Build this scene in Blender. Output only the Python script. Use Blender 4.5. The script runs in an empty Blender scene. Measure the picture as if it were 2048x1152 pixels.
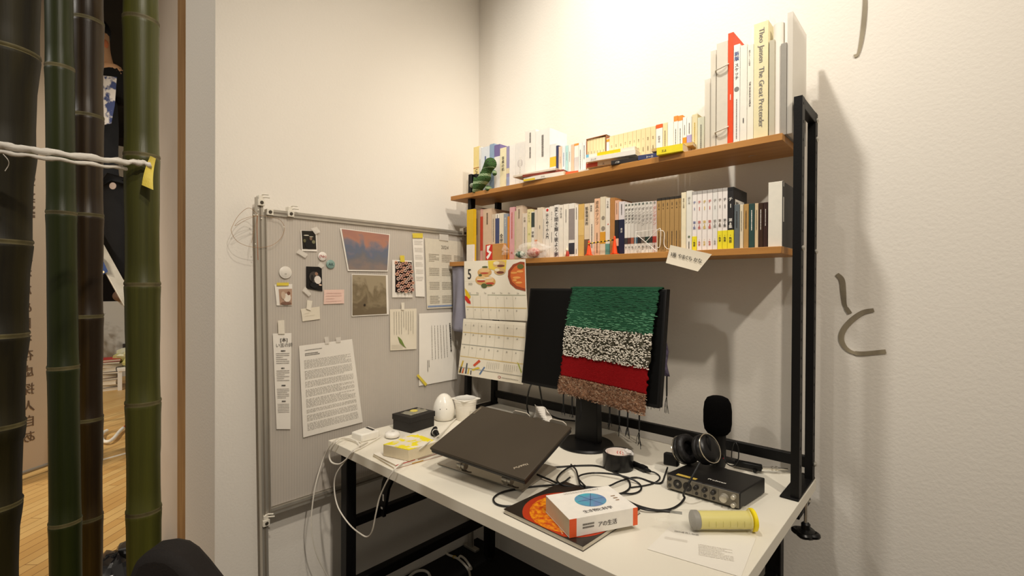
import bpy, math, random
from mathutils import Vector, Matrix
random.seed(7)
SC = bpy.context.scene
COL = SC.collection
PI = math.pi
V = Vector

# ------------------------------------------------------------ camera
F = 951.5                     # focal length in pixels of a 2048 px wide frame
YAW, PIT, ROL = math.radians(-42.616), math.radians(-.241), math.radians(.215)
CAM = V((0, 0, 1.345))
FW = V((math.sin(YAW)*math.cos(PIT), math.cos(YAW)*math.cos(PIT), math.sin(PIT)))
_r = FW.cross(V((0, 0, 1))).normalized(); _u = _r.cross(FW)
RT = _r*math.cos(ROL) + _u*math.sin(ROL)
UP = -_r*math.sin(ROL) + _u*math.cos(ROL)
cd = bpy.data.cameras.new('camera'); cam = bpy.data.objects.new('camera', cd); COL.objects.link(cam)
cd.sensor_width = 36; cd.lens = 36*F/2048; cd.clip_start = .02; cd.clip_end = 60
cam.matrix_world = Matrix(((RT.x, UP.x, -FW.x, CAM.x), (RT.y, UP.y, -FW.y, CAM.y), (RT.z, UP.z, -FW.z, CAM.z), (0, 0, 0, 1)))
SC.camera = cam

# ------------------------------------------------------------ light and exposure
SC.view_settings.view_transform = 'Standard'; SC.view_settings.look = 'None'
SC.view_settings.gamma = 1; SC.view_settings.use_curve_mapping = False
SC.view_settings.exposure = 0.08
w = bpy.data.worlds.new('world'); SC.world = w; w.use_nodes = True
w.node_tree.nodes['Background'].inputs[0].default_value = (1, .88, .72, 1)
w.node_tree.nodes['Background'].inputs[1].default_value = .255

def spot(name, loc, target, power, angle, blend, radius, col):
    d = bpy.data.lights.new(name, 'SPOT'); o = bpy.data.objects.new(name, d); COL.objects.link(o)
    d.energy = power; d.spot_size = math.radians(angle); d.spot_blend = blend; d.shadow_soft_size = radius; d.color = col
    o.location = loc; o.rotation_euler = (V(target)-V(loc)).to_track_quat('-Z', 'Y').to_euler()
    return o
WARM = (1, .90, .765)
spot('ceiling_spot_wall', (-.74, .80, 3.26), (-.78, 1.745, 2.12), 100, 104, 1, .05, (1, .945, .85))
spot('ceiling_spot_desk', (1.18, .20, 3.3), (-.95, 1.2, 1.0), 140, 80, .8, .05, WARM)
spot('added_fill_corner', (.35, .3, 3.4), (-1.75, 1.25, 1.15), 112, 64, 1, .06, WARM)  # fill added to brighten the left wall, no known fitting there
spot('gallery_spot', (-4.2, -1.4, 3.6), (-5.2, .3, 0), 250, 95, .8, .1, WARM)
spot('gallery_spot_far', (-6.6, -.6, 3.6), (-7.6, 1.0, 0), 150, 90, .8, .1, WARM)
spot('added_fill_near', (-3.0, -2.0, 3.6), (-4.3, .1, 1.1), 200, 70, .8, .1, WARM)  # extra lamp put in on the near side to lift the banner
spot('added_fill_banner', (-3.55, 1.9, 3.6), (-4.6, .2, 1.3), 110, 64, .9, .08, (1, .92, .82))  # added to brighten the side of the banner facing the camera
spot('added_fill_opening', (-2.1, -2.2, 3.6), (-2.0, .5, 1.7), 110, 58, 1, .08, (1, .95, .86))  # invented lamp that lightens the wall end and the bamboo
spot('added_fill_person', (-3.1, -.3, 3.65), (-4.25, .62, 2.75), 34, 60, .9, .05, (1, .86, .66))  # added fill so the person's head and neck stand out

# ------------------------------------------------------------ helpers
def ray(x, y): return FW + RT*((x-1024)/F) - UP*((y-576)/F)
def at(x, y, ax, v):           # the point of a world plane seen at a pixel of the photograph
    d = ray(x, y); i = 'XYZ'.index(ax)
    return CAM + d*((v-CAM[i])/d[i])
def atd(x, y, dep): return CAM + ray(x, y)*dep

def lin(c):
    c = c/255
    return c/12.92 if c <= .04045 else ((c+.055)/1.055)**2.4
def rgba(c): return (lin(c[0]), lin(c[1]), lin(c[2]), 1)

_m = {}
def mat(name, col=(200, 200, 200), rough=.6, metal=0., col2=None, scale=20., stretch=(1, 1, 1), bump=0., bscale=None, detail=4., spec=.4, alpha=1., trans=0., coat=0., contrast=.2, rot=0., sheen=0.):
    if name in _m: return _m[name]
    m = bpy.data.materials.new(name); _m[name] = m; m.use_nodes = True
    nt = m.node_tree; b = nt.nodes['Principled BSDF']
    b.inputs['Base Color'].default_value = rgba(col); b.inputs['Roughness'].default_value = rough
    b.inputs['Metallic'].default_value = metal; b.inputs['Specular IOR Level'].default_value = spec
    b.inputs['Alpha'].default_value = alpha; b.inputs['Transmission Weight'].default_value = trans
    b.inputs['Coat Weight'].default_value = coat; b.inputs['Sheen Weight'].default_value = sheen
    if col2 or bump:
        tc = nt.nodes.new('ShaderNodeTexCoord'); mp = nt.nodes.new('ShaderNodeMapping')
        mp.inputs['Scale'].default_value = stretch; mp.inputs['Rotation'].default_value = (0, 0, rot)
        nt.links.new(tc.outputs['Object'], mp.inputs['Vector'])
        if col2:
            n = nt.nodes.new('ShaderNodeTexNoise'); n.inputs['Scale'].default_value = scale; n.inputs['Detail'].default_value = detail
            nt.links.new(mp.outputs[0], n.inputs['Vector'])
            r = nt.nodes.new('ShaderNodeValToRGB'); r.color_ramp.elements[0].position = .5-contrast; r.color_ramp.elements[1].position = .5+contrast
            r.color_ramp.elements[0].color = rgba(col); r.color_ramp.elements[1].color = rgba(col2)
            nt.links.new(n.outputs['Fac'], r.inputs[0]); nt.links.new(r.outputs[0], b.inputs['Base Color'])
        if bump:
            n2 = nt.nodes.new('ShaderNodeTexNoise'); n2.inputs['Scale'].default_value = bscale or scale; n2.inputs['Detail'].default_value = detail
            nt.links.new(mp.outputs[0], n2.inputs['Vector'])
            bp = nt.nodes.new('ShaderNodeBump'); bp.inputs['Strength'].default_value = bump; bp.inputs['Distance'].default_value = .01
            nt.links.new(n2.outputs['Fac'], bp.inputs['Height']); nt.links.new(bp.outputs[0], b.inputs['Normal'])
    return m
def K(r, g, b, rough=.6, metal=0.):         # a plain paint / print / paper colour
    return mat('colour_%d_%d_%d_%d_%d' % (r, g, b, rough*100, metal*100), (r, g, b), rough, metal, col2=(min(255, r+6), min(255, g+5), min(255, b+4)), scale=60)
def clear(name, col=(240, 240, 240), amount=.25, rough=.1):     # thin clear plastic
    if name in _m: return _m[name]
    m = bpy.data.materials.new(name); _m[name] = m; m.use_nodes = True; nt = m.node_tree
    b = nt.nodes['Principled BSDF']; b.inputs['Base Color'].default_value = rgba(col); b.inputs['Roughness'].default_value = rough
    t = nt.nodes.new('ShaderNodeBsdfTransparent'); x = nt.nodes.new('ShaderNodeMixShader'); x.inputs[0].default_value = amount
    nt.links.new(t.outputs[0], x.inputs[1]); nt.links.new(b.outputs[0], x.inputs[2]); nt.links.new(x.outputs[0], nt.nodes['Material Output'].inputs[0])
    return m

class MB:
    def __init__(s): s.v = []; s.f = []; s.m = []
    def add(s, vs, fs, m=0):
        o = len(s.v); s.v += [V(p) for p in vs]; s.f += [tuple(i+o for i in f) for f in fs]; s.m += [m]*len(fs); return s
    def hexa(s, p, m=0):       # 8 points: bottom ring 0-3, top ring 4-7
        return s.add(p, [(3, 2, 1, 0), (4, 5, 6, 7), (0, 1, 5, 4), (1, 2, 6, 5), (2, 3, 7, 6), (3, 0, 4, 7)], m)
    def box(s, x0, x1, y0, y1, z0, z1, m=0):
        return s.hexa([(x0, y0, z0), (x1, y0, z0), (x1, y1, z0), (x0, y1, z0), (x0, y0, z1), (x1, y0, z1), (x1, y1, z1), (x0, y1, z1)], m)
    def obox(s, o, a, b, c, m=0):              # corner + three edge vectors
        o, a, b, c = V(o), V(a), V(b), V(c)
        return s.hexa([o, o+a, o+a+b, o+b, o+c, o+a+c, o+a+b+c, o+b+c], m)
    def bar(s, p, q, w, h=None, m=0, up=(0, 0, 1)):   # rectangular bar between two points
        p, q = V(p), V(q); h = h or w; d = (q-p).normalized(); u = V(up)
        if abs(d.dot(u)) > .95: u = V((0, 1, 0))
        a = d.cross(u).normalized(); b = a.cross(d).normalized()
        return s.obox(p-a*w/2-b*h/2, a*w, b*h, q-p, m)
    def tube(s, path, r, n=8, m=0, closed=False, caps=True):
        P = [V(p) for p in path]; N = len(P); rs = r if isinstance(r, (list, tuple)) else [r]*N
        ref = V((.13, .27, .95)); rings = []; o = len(s.v)
        prev = None
        for i, p in enumerate(P):
            if closed: d = P[(i+1) % N]-P[i-1]
            else: d = P[min(i+1, N-1)]-P[max(i-1, 0)]
            d = d.normalized() if d.length > 1e-9 else V((0, 0, 1))
            if prev is None:
                a = d.cross(ref)
                if a.length < .1: a = d.cross(V((1, 0, 0)))
            else: a = prev - d*prev.dot(d)
            a.normalize(); prev = a; b = d.cross(a)
            s.v += [p+(a*math.cos(2*PI*k/n)+b*math.sin(2*PI*k/n))*rs[i] for k in range(n)]
        segs = N if closed else N-1
        for i in range(segs):
            for k in range(n):
                a0 = o+i*n+k; a1 = o+i*n+(k+1) % n; j = ((i+1) % N)*n
                s.f.append((a0, a1, o+j+(k+1) % n, o+j+k)); s.m.append(m)
        if caps and not closed:
            s.f.append(tuple(o+k for k in range(n-1, -1, -1))); s.m.append(m)
            s.f.append(tuple(o+(N-1)*n+k for k in range(n))); s.m.append(m)
        return s
    def lathe(s, prof, c=(0, 0, 0), ax=(0, 0, 1), n=24, m=0):   # profile of (radius, height)
        d = V(ax).normalized(); a = d.cross(V((0, 1, 0)) if abs(d.y) < .9 else V((1, 0, 0))).normalized(); b = d.cross(a); c = V(c); o = len(s.v)
        for r, h in prof: s.v += [c+d*h+(a*math.cos(2*PI*k/n)+b*math.sin(2*PI*k/n))*max(r, 1e-5) for k in range(n)]
        for i in range(len(prof)-1):
            for k in range(n):
                s.f.append((o+i*n+k, o+i*n+(k+1) % n, o+(i+1)*n+(k+1) % n, o+(i+1)*n+k)); s.m.append(m)
        s.f.append(tuple(o+k for k in range(n-1, -1, -1))); s.m.append(m)
        s.f.append(tuple(o+(len(prof)-1)*n+k for k in range(n))); s.m.append(m)
        return s
    def ball(s, c, r, m=0, n=16, k=10):
        rx, ry, rz = r if isinstance(r, (list, tuple)) else (r, r, r); c = V(c); o = len(s.v)
        for i in range(k+1):
            t = PI*i/k
            s.v += [c+V((rx*math.sin(t)*math.cos(2*PI*j/n), ry*math.sin(t)*math.sin(2*PI*j/n), -rz*math.cos(t))) for j in range(n)]
        for i in range(k):
            for j in range(n):
                s.f.append((o+i*n+j, o+i*n+(j+1) % n, o+(i+1)*n+(j+1) % n, o+(i+1)*n+j)); s.m.append(m)
        return s
    def grid(s, fn, nu, nv, m=0, thick=0.):
        o = len(s.v); s.v += [V(fn(i/nu, j/nv)) for j in range(nv+1) for i in range(nu+1)]
        for j in range(nv):
            for i in range(nu):
                q = o+j*(nu+1)+i; s.f.append((q, q+1, q+nu+2, q+nu+1)); s.m.append(m)
        return s
    def prism(s, pts, d, m=0):                  # closed outline swept along d
        n = len(pts); d = V(d); P = [V(p) for p in pts]
        return s.add(P+[p+d for p in P], [tuple(range(n-1, -1, -1)), tuple(range(n, 2*n))]+[(i, (i+1) % n, n+(i+1) % n, n+i) for i in range(n)], m)
    def disc(s, c, nrm, r, n=20, m=0, h=.001):
        return s.lathe([(r, 0), (r, h)], c, nrm, n, m)

LOC = {}
def finish(o, me, mats, smooth, bev, solid):
    for q in (mats if isinstance(mats, (list, tuple)) else [mats]): me.materials.append(q)
    if smooth and not (solid and solid < .001):
        for p in me.polygons: p.use_smooth = True
        if smooth is not True: me.set_sharp_from_angle(angle=smooth)
    if solid:
        k = o.modifiers.new('thickness', 'SOLIDIFY'); k.thickness = solid; k.offset = 0
    if bev:
        k = o.modifiers.new('bevel', 'BEVEL'); k.width = bev; k.segments = 2; k.limit_method = 'ANGLE'; k.angle_limit = .6
def obj(name, mb, mats, parent=None, smooth=.7, bev=0., solid=0., label=None, org=None):
    me = bpy.data.meshes.new(name)
    base = LOC[parent.name] if parent else V(org or (0, 0, 0))
    me.from_pydata([p-base for p in mb.v], [], mb.f); 
    for p, i in zip(me.polygons, mb.m): p.material_index = i
    me.update()
    o = bpy.data.objects.new(name, me); COL.objects.link(o)
    if parent: o.parent = parent; LOC[o.name] = base
    else: o.location = base; LOC[o.name] = base
    if label: o['label'] = label
    finish(o, me, mats, smooth, bev, solid)
    return o
def thing(name, label, cat, loc, group=None):
    o = bpy.data.objects.new(name, None); COL.objects.link(o); o.location = loc; o.empty_display_size = .02
    LOC[o.name] = V(loc); o['label'] = label; o['category'] = cat
    if group: o['group'] = group
    return o
def solo(name, mb, mats, label, cat, group=None, **k):
    xs = [p.x for p in mb.v]; ys = [p.y for p in mb.v]; zs = [p.z for p in mb.v]
    o = obj(name, mb, mats, None, org=((min(xs)+max(xs))/2, (min(ys)+max(ys))/2, min(zs)), **k)
    o['label'] = label; o['category'] = cat
    if group: o['group'] = group
    return o
def struct(name, mb, mats, **k):
    o = obj(name, mb, mats, None, **k); o['kind'] = 'structure'; return o
def smoothpath(pts, k=6):       # Catmull-Rom through the points
    P = [V(p) for p in pts]; P = [P[0]*2-P[1]]+P+[P[-1]*2-P[-2]]; out = []
    for i in range(1, len(P)-2):
        a, b, c, d = P[i-1:i+3]
        for j in range(k):
            t = j/k; out.append(.5*((2*b)+(c-a)*t+(2*a-5*b+4*c-d)*t*t+(3*b-a-3*c+d)*t*t*t))
    out.append(P[-2]); return out

# glyph cache: every character once as a flat mesh
CHARS = sorted(set('0123456789abcdefghijklmnopqrstuvwxyzABCDEFGHIJKLMNOPQRSTUVWXYZ()[]-.×・。「」、'
    '第集魚豊チダンやまぐちかな番全世界の終わり文録はじめて入門変ときく輝道具プツリ拡張現実的彼よういえる新版未来創目を存虚探人自間あ日らエ夢本小説集学校方上巻下美術手帖写真家族生活体系スケッチノート遊びアトに物語海図書館月火水木金土年遠景思考心理科山川空色音楽机言葉詩東京'
    ''))
GL = {}
def build_glyphs():
    obs = []
    for c in CHARS:
        cu = bpy.data.curves.new('glyph', 'FONT'); cu.body = c; cu.size = 1; cu.resolution_u = 2
        o = bpy.data.objects.new('glyph', cu); COL.objects.link(o); obs.append(o)
    bpy.context.view_layer.update(); dg = bpy.context.evaluated_depsgraph_get()
    for c, o in zip(CHARS, obs):
        e = o.evaluated_get(dg); me = e.to_mesh()
        vs = [v.co.copy() for v in me.vertices]; fs = [tuple(p.vertices) for p in me.polygons]
        x0 = min((v.x for v in vs), default=0); x1 = max((v.x for v in vs), default=.3)
        GL[c] = (vs, fs, x0, x1); e.to_mesh_clear()
    for o in obs:
        cu = o.data; bpy.data.objects.remove(o); bpy.data.curves.remove(cu)
build_glyphs()
def text(mb, s, o, r, u, size, vertical=False, m=0, gap=.08, bold=0., squash=1.):
    o, r, u = V(o), V(r), V(u); x = 0; n = 0
    n_ = r.cross(u).normalized()
    for c in s:
        if c == ' ':
            x += .32*size
            continue
        g = GL.get(c)
        if not g: continue
        vs, fs, x0, x1 = g
        if vertical:
            cx = (x0+x1)/2
            for b in ([0] if not bold else [-bold, bold]):
                mb.add([o+r*((v.x-cx+b)*size*squash)+u*((v.y-.85)*size-x)+n_*(b*.0006) for v in vs], fs, m)
            x += size*(1.04 if ord(c) > 1000 else .8)
        else:
            for b in ([0] if not bold else [-bold, bold]):
                mb.add([o+r*((v.x-x0+b)*size*squash+x)+u*(v.y*size)+n_*(b*.0006) for v in vs], fs, m)
            x += (x1-x0+gap)*size*squash
    return x
def twidth(s, size, gap=.08): return sum(.32*size if c == ' ' else (GL[c][3]-GL[c][2]+gap)*size for c in s if c == ' ' or c in GL)
def scribble(mb, o, r, u, w, h, rows, m=0, fill=.55, vertical=False, density=1., ragged=True):   # rows of tiny print
    o, r, u = V(o), V(r), V(u)
    for i in range(rows):
        t = 0; end = 1-(random.random()*.35 if ragged and random.random() < .3 else 0)
        L, H = (w, h) if not vertical else (h, w)
        while t < end:
            l = random.uniform(.025, .075); e = min(end, t+l)
            if vertical: a = o+r*(w*(1-(i+1-.5*fill)/rows)); q = [a-u*(t*h), a-u*(e*h), a-u*(e*h)+r*(fill*w/rows*.5), a-u*(t*h)+r*(fill*w/rows*.5)]
            else: a = o-u*(h*(i+.5)/rows); q = [a+r*(t*w), a+r*(e*w), a+r*(e*w)+u*(fill*h/rows), a+r*(t*w)+u*(fill*h/rows)]
            mb.add(q, [(0, 1, 2, 3)] if not vertical else [(0, 1, 2, 3)], m)
            t = e+random.uniform(.006, .02)/density
    return mb
INK = K(40, 38, 36); INKSOFT = K(120, 115, 108); WHITE = K(238, 234, 226)

# ============================================================ the setting
XL, YW, XB, ZD = -1.85, 1.745, -1.80, .76      # left wall, back wall, pin board plane, desk top
PLASTER = mat('white_plaster', (236, 230, 220), .85, bump=.10, scale=85, bscale=120, detail=6, spec=.2)
PAINT = mat('smooth_white_paint', (226, 224, 216), .7, bump=.06, bscale=40)
struct('wall_back', MB().box(XL-.4, 3.2, YW, YW+.15, 0, 3.5), PLASTER, smooth=False)
struct('wall_left', MB().box(-2.223, XL, .51, YW+.15, 0, 3.5), PLASTER, smooth=False)
struct('trim_1', MB().box(-2.46, -2.224, .535, .60, 0, 3.5), mat('pine_trim', (176, 138, 92), .6, col2=(150, 112, 70), scale=6, stretch=(8, 8, .6), bump=.1), smooth=False)
struct('wall_side', MB().box(-3.12, -2.461, .55, .70, 0, 3.5), mat('grey_white_side_wall', (206, 190, 172), .8, col2=(214, 200, 184), scale=3), smooth=False)
struct('floor_alcove', MB().box(-1.85, 3.2, .3, YW, -.02, 0), mat('black_carpet', (17, 16, 16), .9, col2=(24, 23, 22), scale=200, bump=.3, bscale=300), smooth=False)
fl = mat('maple_floor', (214, 168, 98), .42)
nt = fl.node_tree; b = nt.nodes['Principled BSDF']; tc = nt.nodes.new('ShaderNodeTexCoord'); mp = nt.nodes.new('ShaderNodeMapping'); mp.inputs['Rotation'].default_value = (0, 0, math.radians(48))
br = nt.nodes.new('ShaderNodeTexBrick'); br.inputs['Scale'].default_value = 1; br.inputs['Brick Width'].default_value = .9; br.inputs['Row Height'].default_value = .062
br.inputs['Mortar Size'].default_value = .0016; br.inputs['Color1'].default_value = rgba((226, 186, 118)); br.inputs['Color2'].default_value = rgba((208, 160, 92)); br.inputs['Mortar'].default_value = rgba((120, 78, 36)); br.inputs['Bias'].default_value = -.1
no = nt.nodes.new('ShaderNodeTexNoise'); no.inputs['Scale'].default_value = 4; mx = nt.nodes.new('ShaderNodeMixRGB'); mx.blend_type = 'MULTIPLY'; mx.inputs[0].default_value = .35
nt.links.new(tc.outputs['Object'], mp.inputs[0]); nt.links.new(mp.outputs[0], br.inputs[0]); nt.links.new(mp.outputs[0], no.inputs[0])
nt.links.new(br.outputs['Color'], mx.inputs[1]); nt.links.new(no.outputs['Fac'], mx.inputs[2]); nt.links.new(mx.outputs[0], b.inputs['Base Color'])
mx.inputs[0].default_value = .25
struct('floor', MB().box(-11, -1.85, -4, .55, -.02, 0).box(-11, -3.12, .55, 4, -.02, 0).box(-1.85, 3.2, -4, .3, -.02, 0), fl, smooth=False)
struct('ceiling', MB().box(-11, -2.23, -4, 5, 3.75, 3.8), mat('black_ceiling', (24, 22, 21), .9, col2=(32, 30, 28), scale=3), smooth=False)
struct('wall_far', MB().box(-10.2, -10, -4, 5, 0, 4), mat('dark_far_wall', (40, 32, 26), .8, col2=(52, 42, 34), scale=1), smooth=False)
struct('wall_far_low', MB().box(-9.0, -8.9, -1, 3.2, 0, 1.10), PAINT, smooth=False)
struct('wall_far_panel', MB().box(-8.9, -8.85, 1.21, 1.9, 1.1, 3.35), PAINT, smooth=False)
struct('trim_2', MB().obox(at(196, 921, 'Z', .001), at(262, 903, 'Z', .001)-at(196, 921, 'Z', .001), (.02, .03, 0), (0, 0, .003)), K(236, 228, 210), smooth=False)
# dark ceiling beams and a stair stringer far away
struct('trim_3', MB().bar(atd(196, 6, 7), atd(262, 26, 7), .03, .03).bar(atd(216, 28, 7), atd(262, 42, 7), .1, .05), K(96, 84, 72), smooth=False)
struct('trim_4', MB().bar(atd(226, 236, 7.5), atd(262, 190, 7.5), .03, .05).bar(atd(226, 226, 7.6), atd(262, 182, 7.6), .02, .03).bar(atd(200, 256, 7.5), atd(262, 256, 7.5), .02, .10), K(120, 102, 82), smooth=False)

# ============================================================ bamboo screen
BAM = [mat('bamboo_dark_olive', (18, 14, 4), .55, col2=(48, 42, 13), scale=5, stretch=(7, 7, .25), bump=.05, bscale=60, spec=.25),
       mat('bamboo_deep_green', (28, 35, 8), .42, col2=(46, 52, 12), scale=5, stretch=(8, 8, .25), bump=.05, bscale=60, spec=.3),
       mat('bamboo_brown', (36, 23, 6), .4, col2=(70, 52, 14), scale=4, stretch=(9, 9, .2), bump=.05, bscale=60, spec=.3, contrast=.12),
       mat('bamboo_fresh_green', (52, 53, 16), .42, col2=(80, 80, 28), scale=5, stretch=(9, 9, .2), bump=.06, bscale=70, spec=.3)]
NODE = mat('bamboo_node_ring', (104, 96, 62), .6, col2=(70, 62, 36), scale=30)
def bamboo(name, label, dep, c0, c1, r0, r1, nodes, mi):
    a, b_ = atd(c0, 0, dep), atd(c1, 1152, dep); d = (b_-a)/(b_.z-a.z)
    P = lambda z: a+d*(z-a.z)
    zn = sorted(atd((c0+c1)/2, y, dep).z for y in nodes)
    sp = (zn[-1]-zn[0])/(len(zn)-1)
    while zn[0] > sp: zn.insert(0, zn[0]-sp)
    while zn[-1] < 3.3-sp: zn.append(zn[-1]+sp)
    R = lambda z: dep/F*(r0+(r1-r0)*(a.z-z)/(a.z-b_.z)) if b_.z < z < a.z else dep/F*(r0 if z > a.z else r1)
    prof = [(0, R(0))]; lastz = 0; mm = []
    for z in zn:
        k = R(z)
        for dz, s in ((-.10, 1.0), (-.03, 1.015), (-.010, 1.045), (-.004, 1.05), (-.0015, 1.015), (.0015, 1.06), (.005, 1.055), (.009, 1.0), (.05, .975), (.12, .975)):
            if z+dz > lastz+.0005: prof.append((z+dz, k*s)); lastz = z+dz
    prof.append((3.4, R(3.4)))
    m = MB(); m.tube([P(z) for z, _ in prof], [r for _, r in prof], 28)
    n = 28
    for fi in range(len(m.f)):
        i = fi//n
        if i < len(prof)-1:
            z = (prof[i][0]+prof[min(i+1, len(prof)-1)][0])/2
            if any(-.004 < z-q < .004 for q in zn): m.m[fi] = 1
    return solo(name, m, [BAM[mi], NODE], label, 'bamboo', 'bamboo poles of the screen', smooth=1.2)
bamboo('bamboo_pole', 'thickest, almost black leaning bamboo pole at the left edge of the picture', .92, 14, -27, 50, 46, [105, 300, 484, 670, 850, 1010], 0)
bamboo('bamboo_pole', 'slim deep green bamboo pole, second from the left edge', 1.13, 118, 132, 21.5, 25, [138, 428, 735, 1043], 1)
bamboo('bamboo_pole', 'brown olive bamboo pole touching the slim green pole', 1.22, 174, 177, 26, 22, [45, 235, 432, 633, 838, 1035], 2)
B4 = bamboo('bamboo_pole', 'bright fresh green bamboo pole with yellow tape, nearest the white wall end', 1.05, 282, 288.5, 29, 28, [45, 315, 570, 805, 1020], 3)
ROPE = mat('white_flat_string', (232, 228, 220), .5, col2=(206, 200, 190), scale=8, stretch=(2, 2, 40), bump=.3, bscale=40)
rp = thing('tied_string', 'white plastic string stretched across the four bamboo poles', 'string', atd(100, 305, .83))
def strand(pts, r):
    p = smoothpath([atd(x, y, d) for x, y, d in pts], 8)
    m = MB(); m.tube([q+V((0, 0, .0012*math.sin(i*.9))) for i, q in enumerate(p)], [r*(1+.16*math.sin(i*.7)+.1*math.sin(i*1.9)) for i in range(len(p))], 10)
    return m
obj('upper_strand', strand([(-60, 281, .80), (0, 290, .82), (60, 299, .84), (120, 307, .87), (200, 318, .93), (250, 324, .985), (280, 325, 1.008), (302, 330, 1.02)], .0058), ROPE, rp)
obj('lower_strand', strand([(-60, 297, .80), (0, 304, .82), (60, 312, .84), (130, 321, .87), (200, 331, .93), (252, 337, 1.0)], .0036), ROPE, rp)
obj('thin_strand', strand([(-60, 289, .805), (0, 297, .825), (80, 304, .85), (150, 313, .89)], .0022), ROPE, rp)
obj('loose_end', MB().tube(smoothpath([atd(6, 308, .81), atd(16, 320, .815), (atd(17, 330, .82)), atd(10, 342, .82)]), .0006, 5), ROPE, rp)
tp = MB()
tq = [atd(301, 312, 1.02), atd(311.5, 317, 1.04), atd(307, 380, 1.015), atd(284, 370, 1.008)]
tp.grid(lambda u, v: (tq[0]*(1-u)+tq[1]*u)*(1-v)+(tq[3]*(1-u)+tq[2]*u)*v-FW*.004*math.sin(v*3), 4, 8)
obj('yellow_tape', tp, mat('yellow_masking_tape', (206, 184, 62), .6, col2=(222, 204, 96), scale=30, bump=.2), rp, solid=.0006, label='strip of yellow tape holding the string end')

# ============================================================ gallery next door
# hanging banner seen from behind, so its writing is mirrored
p0, p1 = at(-70, 985, 'Z', .05), at(151, 909, 'Z', .05)
bd = (p1-p0).normalized(); bn = bd.cross(V((0, 0, 1))).normalized()
if bn.dot(CAM-p0) < 0: bn = -bn
BAN = mat('banner_cloth', (214, 192, 168), .9, col2=(222, 200, 176), scale=2)
ban = thing('hanging_banner', 'long pale cloth banner with mirrored writing hanging behind the bamboo', 'banner', (p0+p1)/2)
L_ = (p1-p0).length
cloth = MB().grid(lambda u, v: p0+bd*L_*u+V((0, 0, .02+3.3*v))+bn*.006*math.sin(u*9+v*3), 30, 24)
obj('hem_fold', MB().obox(p0+bd*((at(40, 955, 'Z', .05)-p0).dot(bd))+bn*.008, bd*((p1-at(40, 955, 'Z', .05)).dot(bd)), bn*.001, (0, 0, 3.3)), mat('banner_double_cloth', (214, 196, 172), .9), ban)
obj('bottom_rod', MB().tube([p0, p1], .016, 12), mat('grey_rod', (170, 164, 152), .4, .5), ban)
bt = cloth
def ban_at(x, y):
    d = ray(x, y); t = (p0-CAM).dot(bn)/d.dot(bn); return CAM+d*t+bn*.012
for c, x, y in (('「', 50, 480), ('未', 50, 515), ('な', 49, 550), ('創', 48, 581), ('め', 49, 618), ('目', 49, 649), ('を', 50, 682), ('存', 51, 713), ('虚', 52, 745), ('探', 53, 781), ('人', 54, 815), ('自', 55, 845), ('あ', 56, 876),
                ('・', 30, 680), ('う', 30, 713), ('木', 29, 745), ('な', 28, 781), ('間', 29, 813), ('日', 28, 848), ('る', 27, 881)):
    P = ban_at(x, y); text(bt, c, P+V((0, 0, .05)), -bd*1, (0, 0, 1), .085, vertical=True, bold=.008, m=1)
for c, y in zip('るのINUNUI', (318, 338, 358, 376, 392, 404, 413, 420)):
    P = ban_at(52, y); text(bt, c, P-V((0, 0, .03)), (0, 0, -1), bd, .07, vertical=False, bold=.01, m=1)
obj('cloth', cloth, [BAN, K(112, 92, 74)], ban, smooth=False)
# step ladder
AL = mat('aluminium_rail', (196, 190, 176), .45, .35, col2=(176, 168, 152), scale=12)
DL = 3.55
lr0, lr1 = atd(176, 458, DL), atd(438, 1011, DL)
ld = thing('step_ladder', 'aluminium step ladder with a blue sticker under the climbing person', 'ladder', V((lr1.x, lr1.y, 0)))
def rail_line(off): # slanting rails; off moves the rail sideways, away from the camera
    return lr0+off, V((lr1.x, lr1.y, 0.))+off
SIDE = V((ray(225, 570).x, ray(225, 570).y, 0)).normalized()*.40
for off in (V((0, 0, 0)), SIDE):
    a, b_ = rail_line(off); obj('rail', MB().bar(a, b_, .075, .028, up=(1, 0, 0)), AL, ld, bev=.003)
back = V((-1.0, -.2, 0))
for off in (V((0, 0, 0)), SIDE):
    a, b_ = rail_line(off); b2 = V((a.x, a.y, 0))+back; obj('rear_rail', MB().bar(a, b2, .03, .05), AL, ld, bev=.003)
for k in range(2, 8):
    a, b_ = rail_line(V((0, 0, 0))); p = a.lerp(b_, .262+(k-2)*.135); obj('step', MB().bar(p, p+SIDE, .08, .02), AL, ld, bev=.002)
st = MB(); a, b_ = rail_line(V((0, 0, 0))); d = (b_-a).normalized(); sv = d.cross(FW).normalized()
def on_rail(x, y): return atd(x, y, DL-.047)
st.add([on_rail(193, 505), on_rail(202.5, 513), on_rail(216, 543), on_rail(206, 549)], [(0, 1, 2, 3)])
obj('blue_sticker', st, K(42, 66, 118), ld, label='blue warning sticker')
st = MB().disc(on_rail(202, 535)-FW*.001, -FW, .018, 4, h=.001).disc(on_rail(207, 544)-FW*.001, -FW, .009, 12, h=.001)
obj('sticker_symbol', st, K(232, 222, 188), ld)
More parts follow.
